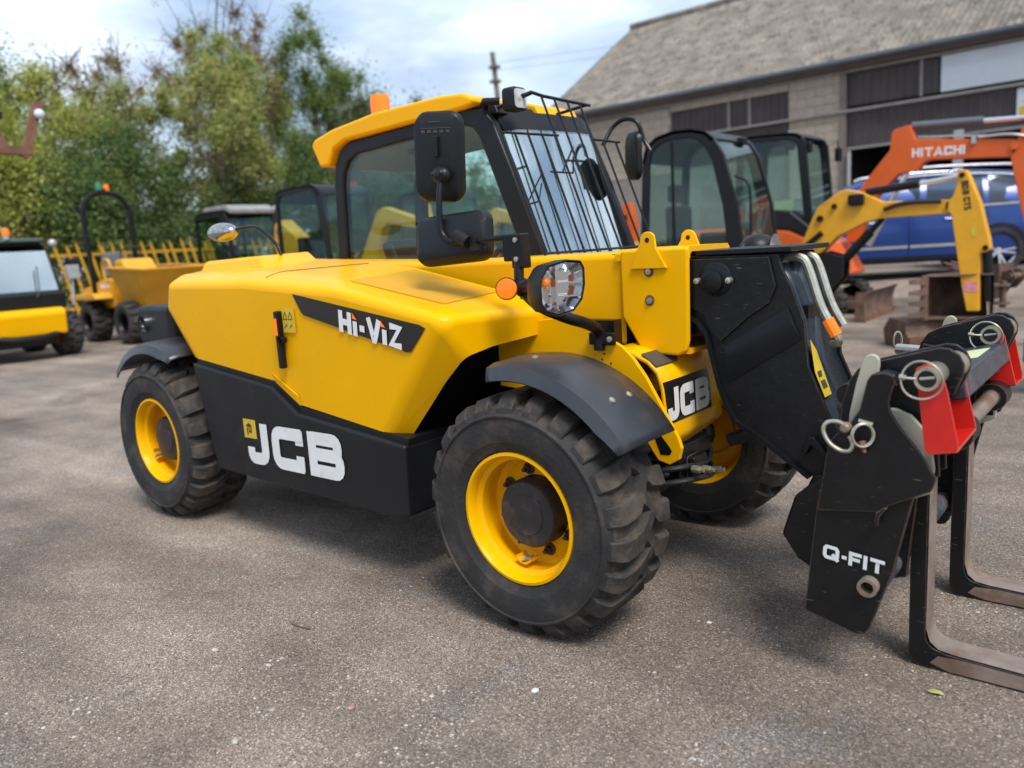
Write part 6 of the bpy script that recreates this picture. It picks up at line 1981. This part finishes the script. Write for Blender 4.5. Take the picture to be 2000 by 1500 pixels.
def leaf_mat(name, cols):
    m = bpy.data.materials.new(name)
    m.use_nodes = True
    n = m.node_tree.nodes
    lk = m.node_tree.links.new
    b = n['Principled BSDF']
    b.inputs['Roughness'].default_value = .55
    b.inputs['Specular IOR Level'].default_value = .35
    ge = n.new('ShaderNodeNewGeometry')
    co = n.new('ShaderNodeTexCoord')
    nz_ = n.new('ShaderNodeTexNoise')
    nz_.inputs['Scale'].default_value = .9
    nz_.inputs['Detail'].default_value = 3
    lk(co.outputs['Object'], nz_.inputs['Vector'])
    ad = n.new('ShaderNodeMath')
    ad.operation = 'MULTIPLY_ADD'
    ad.inputs[1].default_value = .55
    lk(ge.outputs['Random Per Island'], ad.inputs[0])
    ml = n.new('ShaderNodeMath')
    ml.operation = 'MULTIPLY'
    ml.inputs[1].default_value = .5
    lk(nz_.outputs[0], ml.inputs[0])
    lk(ml.outputs[0], ad.inputs[2])
    r = n.new('ShaderNodeValToRGB')
    while len(r.color_ramp.elements) < len(cols):
        r.color_ramp.elements.new(.5)
    for i, (e, c) in enumerate(zip(r.color_ramp.elements, cols)):
        e.position = .15 + .7 * i / (len(cols) - 1)
        e.color = c + (1,)
    lk(ad.outputs[0], r.inputs[0])
    lk(r.outputs[0], b.inputs['Base Color'])
    tl_ = n.new('ShaderNodeBsdfTranslucent')
    lk(r.outputs[0], tl_.inputs[0])
    mxs = n.new('ShaderNodeMixShader')
    mxs.inputs[0].default_value = .5
    lk(b.outputs[0], mxs.inputs[1])
    lk(tl_.outputs[0], mxs.inputs[2])
    lk(mxs.outputs[0], n['Material Output'].inputs['Surface'])
    return m


LM = {
    'dark': leaf_mat('leaf_dark', [(.065, .115, .038), (.13, .21, .065), (.24, .32, .11)]),
    'mid': leaf_mat('leaf_mid', [(.07, .13, .03), (.15, .23, .05), (.27, .33, .09)]),
    'yell': leaf_mat('leaf_yellowing', [(.23, .29, .06), (.44, .47, .10), (.60, .60, .19)]),
    'turn': leaf_mat('leaf_turning', [(.18, .28, .07), (.37, .42, .12), (.60, .52, .22)]),
    'brown': leaf_mat('leaf_brown', [(.20, .125, .08), (.32, .22, .13), (.30, .26, .11)]),
    'grey': leaf_mat('leaf_greygreen', [(.075, .11, .05), (.14, .175, .08), (.24, .20, .10)]),
}
BARK = mat('bark', (.16, .125, .10), .9, var=.3, vscale=5, bump=.5, bscale=14)
BARKD = mat('dark_bark', (.075, .06, .05), .9, var=.3, vscale=5)


def tree(name, label, x, y, z0, ztop, rx, ry, zc0, leaves, lm, seed, clumps=40, leaf=.10, trunks=1, tr=.09, cat='tree', group=None, bark=None, spread=.55, crsize=(.35, .75), twigs=30, shape=1.0):
    R = random.Random(seed)
    T = thing(name, label, cat, (x, y, z0), 0, group)
    zc, rz = (zc0 + ztop) / 2, (ztop - zc0) / 2
    cl = []
    while len(cl) < clumps:
        u = Vector((R.uniform(-1, 1), R.uniform(-1, 1), R.uniform(-1, 1)))
        if u.length > 1 or u.length < .25:
            continue
        taper = 1 - .45 * shape * max(0, u.z)
        bump_ = 1 + .22 * mnoise.noise(Vector((u.x * 1.7 + seed, u.y * 1.7, u.z * 1.7)))
        cl.append((Vector((u.x * rx * taper, u.y * ry * taper, zc - z0 + u.z * rz)) * 1 + Vector((0, 0, 0)), R.uniform(*crsize) * bump_))
    wood = MB()
    for k in range(trunks):
        bx_, by_ = (R.uniform(-.25, .25), (k - (trunks - 1) / 2) * .45) if trunks > 1 else (0, 0)
        hgt = (zc - z0) * (1.25 if trunks == 1 else R.uniform(1.0, 1.25))
        pth = [Vector((bx_ + R.uniform(-.06, .06) * i + R.uniform(-.1, .1), by_ * (1 + .25 * i) + R.uniform(-.08, .08), hgt * i / 6)) for i in range(7)]
        wood.tube(smooth_path(pth, 3), [tr * (1 - .75 * i / 18) for i in range(19)], 7)
        for c, r in cl[k::trunks][:max(8, clumps // 2)]:
            s = pth[min(6, max(2, int(c.z / max(.5, hgt) * 4 + R.random())))]
            mid = s.lerp(c, .5) + Vector((R.uniform(-.15, .15), R.uniform(-.15, .15), R.uniform(0, .25)))
            wood.tube([s, mid, c], [tr * .35, tr * .2, tr * .06], 5, caps=False)
    for k in range(twigs):
        c, r = cl[R.randrange(len(cl))]
        d = Vector((R.uniform(-1, 1), R.uniform(-1, 1), R.uniform(.1, 1.3))).normalized()
        e = c + d * R.uniform(.5, 1.2)
        wood.tube([c - d * .2, c + d * .4 + Vector((R.uniform(-.1, .1), R.uniform(-.1, .1), 0)), e], [.016, .011, .005], 4, caps=False)
    obj('trunk', wood, bark or BARK, T, local=True, smooth=60)
    vs, fs = [], []
    per = int(leaves * 2.2) // len(cl)
    for c, r in cl:
        for _ in range(per):
            d = Vector((R.gauss(0, 1), R.gauss(0, 1), R.gauss(0, .85)))
            d = d.normalized() * (r * 1.05 * min(1.35, abs(R.gauss(0, .58))))
            d.z *= 1.35
            p = c + d
            if p.z < .02:
                continue
            nrm = (Vector((R.gauss(0, 1), R.gauss(0, 1), R.gauss(0, 1))) + d.normalized() * .6 + Vector((0, 0, .5))).normalized()
            u = nrm.orthogonal().normalized()
            a = R.random() * 6.28
            u = (Matrix.Rotation(a, 3, nrm) @ u)
            w = nrm.cross(u)
            s = leaf * R.uniform(.6, 1.3)
            k = len(vs)
            vs += [p - u * s * .5, p + w * s * .28 + nrm * s * .06, p + u * s * .5, p - w * s * .28 + nrm * s * .06]
            fs.append((k, k + 1, k + 2, k + 3))
    me = bpy.data.meshes.new('crown')
    me.from_pydata([tuple(v) for v in vs], [], fs)
    me.materials.append(LM[lm])
    link('crown', me, T, True)
    return T


tree('tree', 'dark green tall tree at the far left edge', -22.5, 5.6, 0, 8.2, 1.6, 1.5, 3.0, 9000, 'dark', 21, 34, .10, twigs=60)
tree('tree', 'bright yellow-green tree left of the brown branches', -21.5, 7.4, 0, 6.9, 1.7, 1.6, 1.6, 13000, 'yell', 22, 44, .10)
tree('tree', 'sparse brown-leaved tree with bare twigs against the sky', -23.0, 9.6, 0, 8.2, 1.8, 1.9, 3.8, 5200, 'brown', 23, 38, .085, twigs=260, bark=BARKD, crsize=(.3, .6))
tree('tree', 'young multi-stemmed tree turning yellow above the roll hoop machines', -20.4, 11.6, 0, 8.0, 1.8, 2.0, 2.9, 15000, 'turn', 24, 50, .105, trunks=3, tr=.06, crsize=(.3, .62))
tree('tree', 'tall thin tree with brown leaves rising out of frame', -23.0, 13.4, 0, 11.4, 2.0, 2.8, 4.2, 9500, 'brown', 25, 52, .085, twigs=300, bark=BARKD, crsize=(.3, .6))
tree('tree', 'tall fresh green tree left of the cab roof', -22.0, 16.4, 0, 10.2, 1.5, 1.5, 3.6, 11000, 'mid', 26, 40, .10, twigs=60)
tree('tree', 'small green treetop beside the tall green tree', -22.2, 18.3, 0, 8.3, 1.1, 1.2, 3.2, 6000, 'mid', 27, 26, .095, twigs=40)
tree('tree', 'dull olive tree with rusty tint just above the cab roof', -21.0, 17.2, 0, 6.9, 1.8, 2.2, 1.0, 12000, 'grey', 28, 46, .10, twigs=50)
tree('tree', 'brown tinged bush behind the orange beacon', -20.8, 19.6, 0, 6.0, 1.5, 1.7, .6, 8000, 'brown', 29, 36, .09, twigs=80)
tree('tree', 'mixed green tree behind the multi-stemmed tree', -23.0, 14.8, 0, 8.0, 1.8, 2.1, 1.0, 13000, 'turn', 30, 46, .10)
tree('tree', 'olive and yellow tree filling the gap right of the yellow-green tree', -22.0, 9.3, 0, 6.6, 1.7, 1.8, 1.4, 11000, 'turn', 31, 44, .10)
tree('tree', 'leafy yellow-green tree low behind the roll hoop', -21.4, 6.2, 0, 5.8, 1.6, 1.7, 1.4, 10000, 'yell', 32, 42, .10)
# hedge shrubs behind the fence
hs = [(-19.9, 3.6, 4.2, 'mid', 'green hedge shrub behind the yellow loader'), (-20.1, 5.3, 5.4, 'yell', 'yellowish hedge shrub left of the roll hoop'), (-19.9, 7.0, 5.0, 'dark', 'dark hedge shrub inside the roll hoop'),
      (-20.2, 8.7, 5.2, 'dark', 'dark hedge shrub right of the roll hoop'), (-20.9, 10.4, 4.4, 'dark', 'dark low hedge shrub behind the thin stems'), (-21.2, 12.2, 4.4, 'mid', 'green hedge shrub above the pale roofed cab'),
      (-20.2, 14.0, 5.4, 'dark', 'dark hedge shrub left of the telehandler cab'), (-20.0, 15.9, 5.6, 'grey', 'grey green hedge shrub behind the cab rear post'), (-20.0, 17.9, 5.0, 'dark', 'dark hedge shrub seen through the cab window'),
      (-19.6, 20.0, 4.2, 'dark', 'dark hedge shrub behind the cab front post'), (-19.6, 22.2, 4.0, 'mid', 'green hedge shrub hidden behind the windscreen')]
for i, (x, y, h, lm, lab) in enumerate(hs):
    tree('hedge_shrub', lab, x, y, 0, h, 1.1, 1.35, .05, 10500, lm, 50 + i, 42, .10, trunks=2, tr=.04, cat='shrub', group='hedge shrubs behind the fence', crsize=(.5, .85), shape=.5)
# distant thin trees between cab roof and workshop
tree('tree', 'faint distant bare tree above the cab roof left of the pole', -45, 42, 0, 14.0, 4.5, 6.5, 2, 5200, 'grey', 71, 60, .22, twigs=160, crsize=(.8, 1.6))
tree('tree', 'distant green tree low behind the cab roof', -50, 33, 0, 13.2, 4.5, 6.0, 1, 6500, 'grey', 72, 60, .24, crsize=(.9, 1.8))
tree('tree', 'distant tree line left of the workshop gable', -36, 46, 0, 10.5, 4.0, 6.0, 1, 5200, 'mid', 73, 60, .24, crsize=(.9, 1.8))

# grass verge under the fence
GRS = leaf_mat('grass_blades', [(.06, .10, .02), (.11, .16, .03), (.20, .20, .06)])
Rg = random.Random(77)
vs, fs = [], []
for _ in range(9000):
    x, y = Rg.uniform(-19.6, -18.42), Rg.uniform(2.5, 16)
    h = Rg.uniform(.05, .22)
    a = Rg.random() * 6.28
    k = len(vs)
    vs += [(x - .012 * math.cos(a), y - .012 * math.sin(a), .0), (x + .012 * math.cos(a), y + .012 * math.sin(a), .0), (x + Rg.uniform(-.08, .08), y + Rg.uniform(-.08, .08), h)]
    fs.append((k, k + 1, k + 2))
# and a weedy strip on the yard edge beyond the blue car
for _ in range(5000):
    x, y = Rg.uniform(-8.5, -1.5), Rg.uniform(18.2, 19.1)
    h = Rg.uniform(.04, .16)
    a = Rg.random() * 6.28
    k = len(vs)
    vs += [(x - .015 * math.cos(a), y - .015 * math.sin(a),  .36), (x + .015 * math.cos(a), y + .015 * math.sin(a), .36), (x + Rg.uniform(-.08, .08), y + Rg.uniform(-.08, .08), .36 + h)]
    fs.append((k, k + 1, k + 2))
me = bpy.data.meshes.new('grass')
me.from_pydata(vs, [], fs)
me.materials.append(GRS)
o = link('grass', me)
o['kind'] = 'stuff'
o['label'] = 'rough grass along the fence and yard edge'
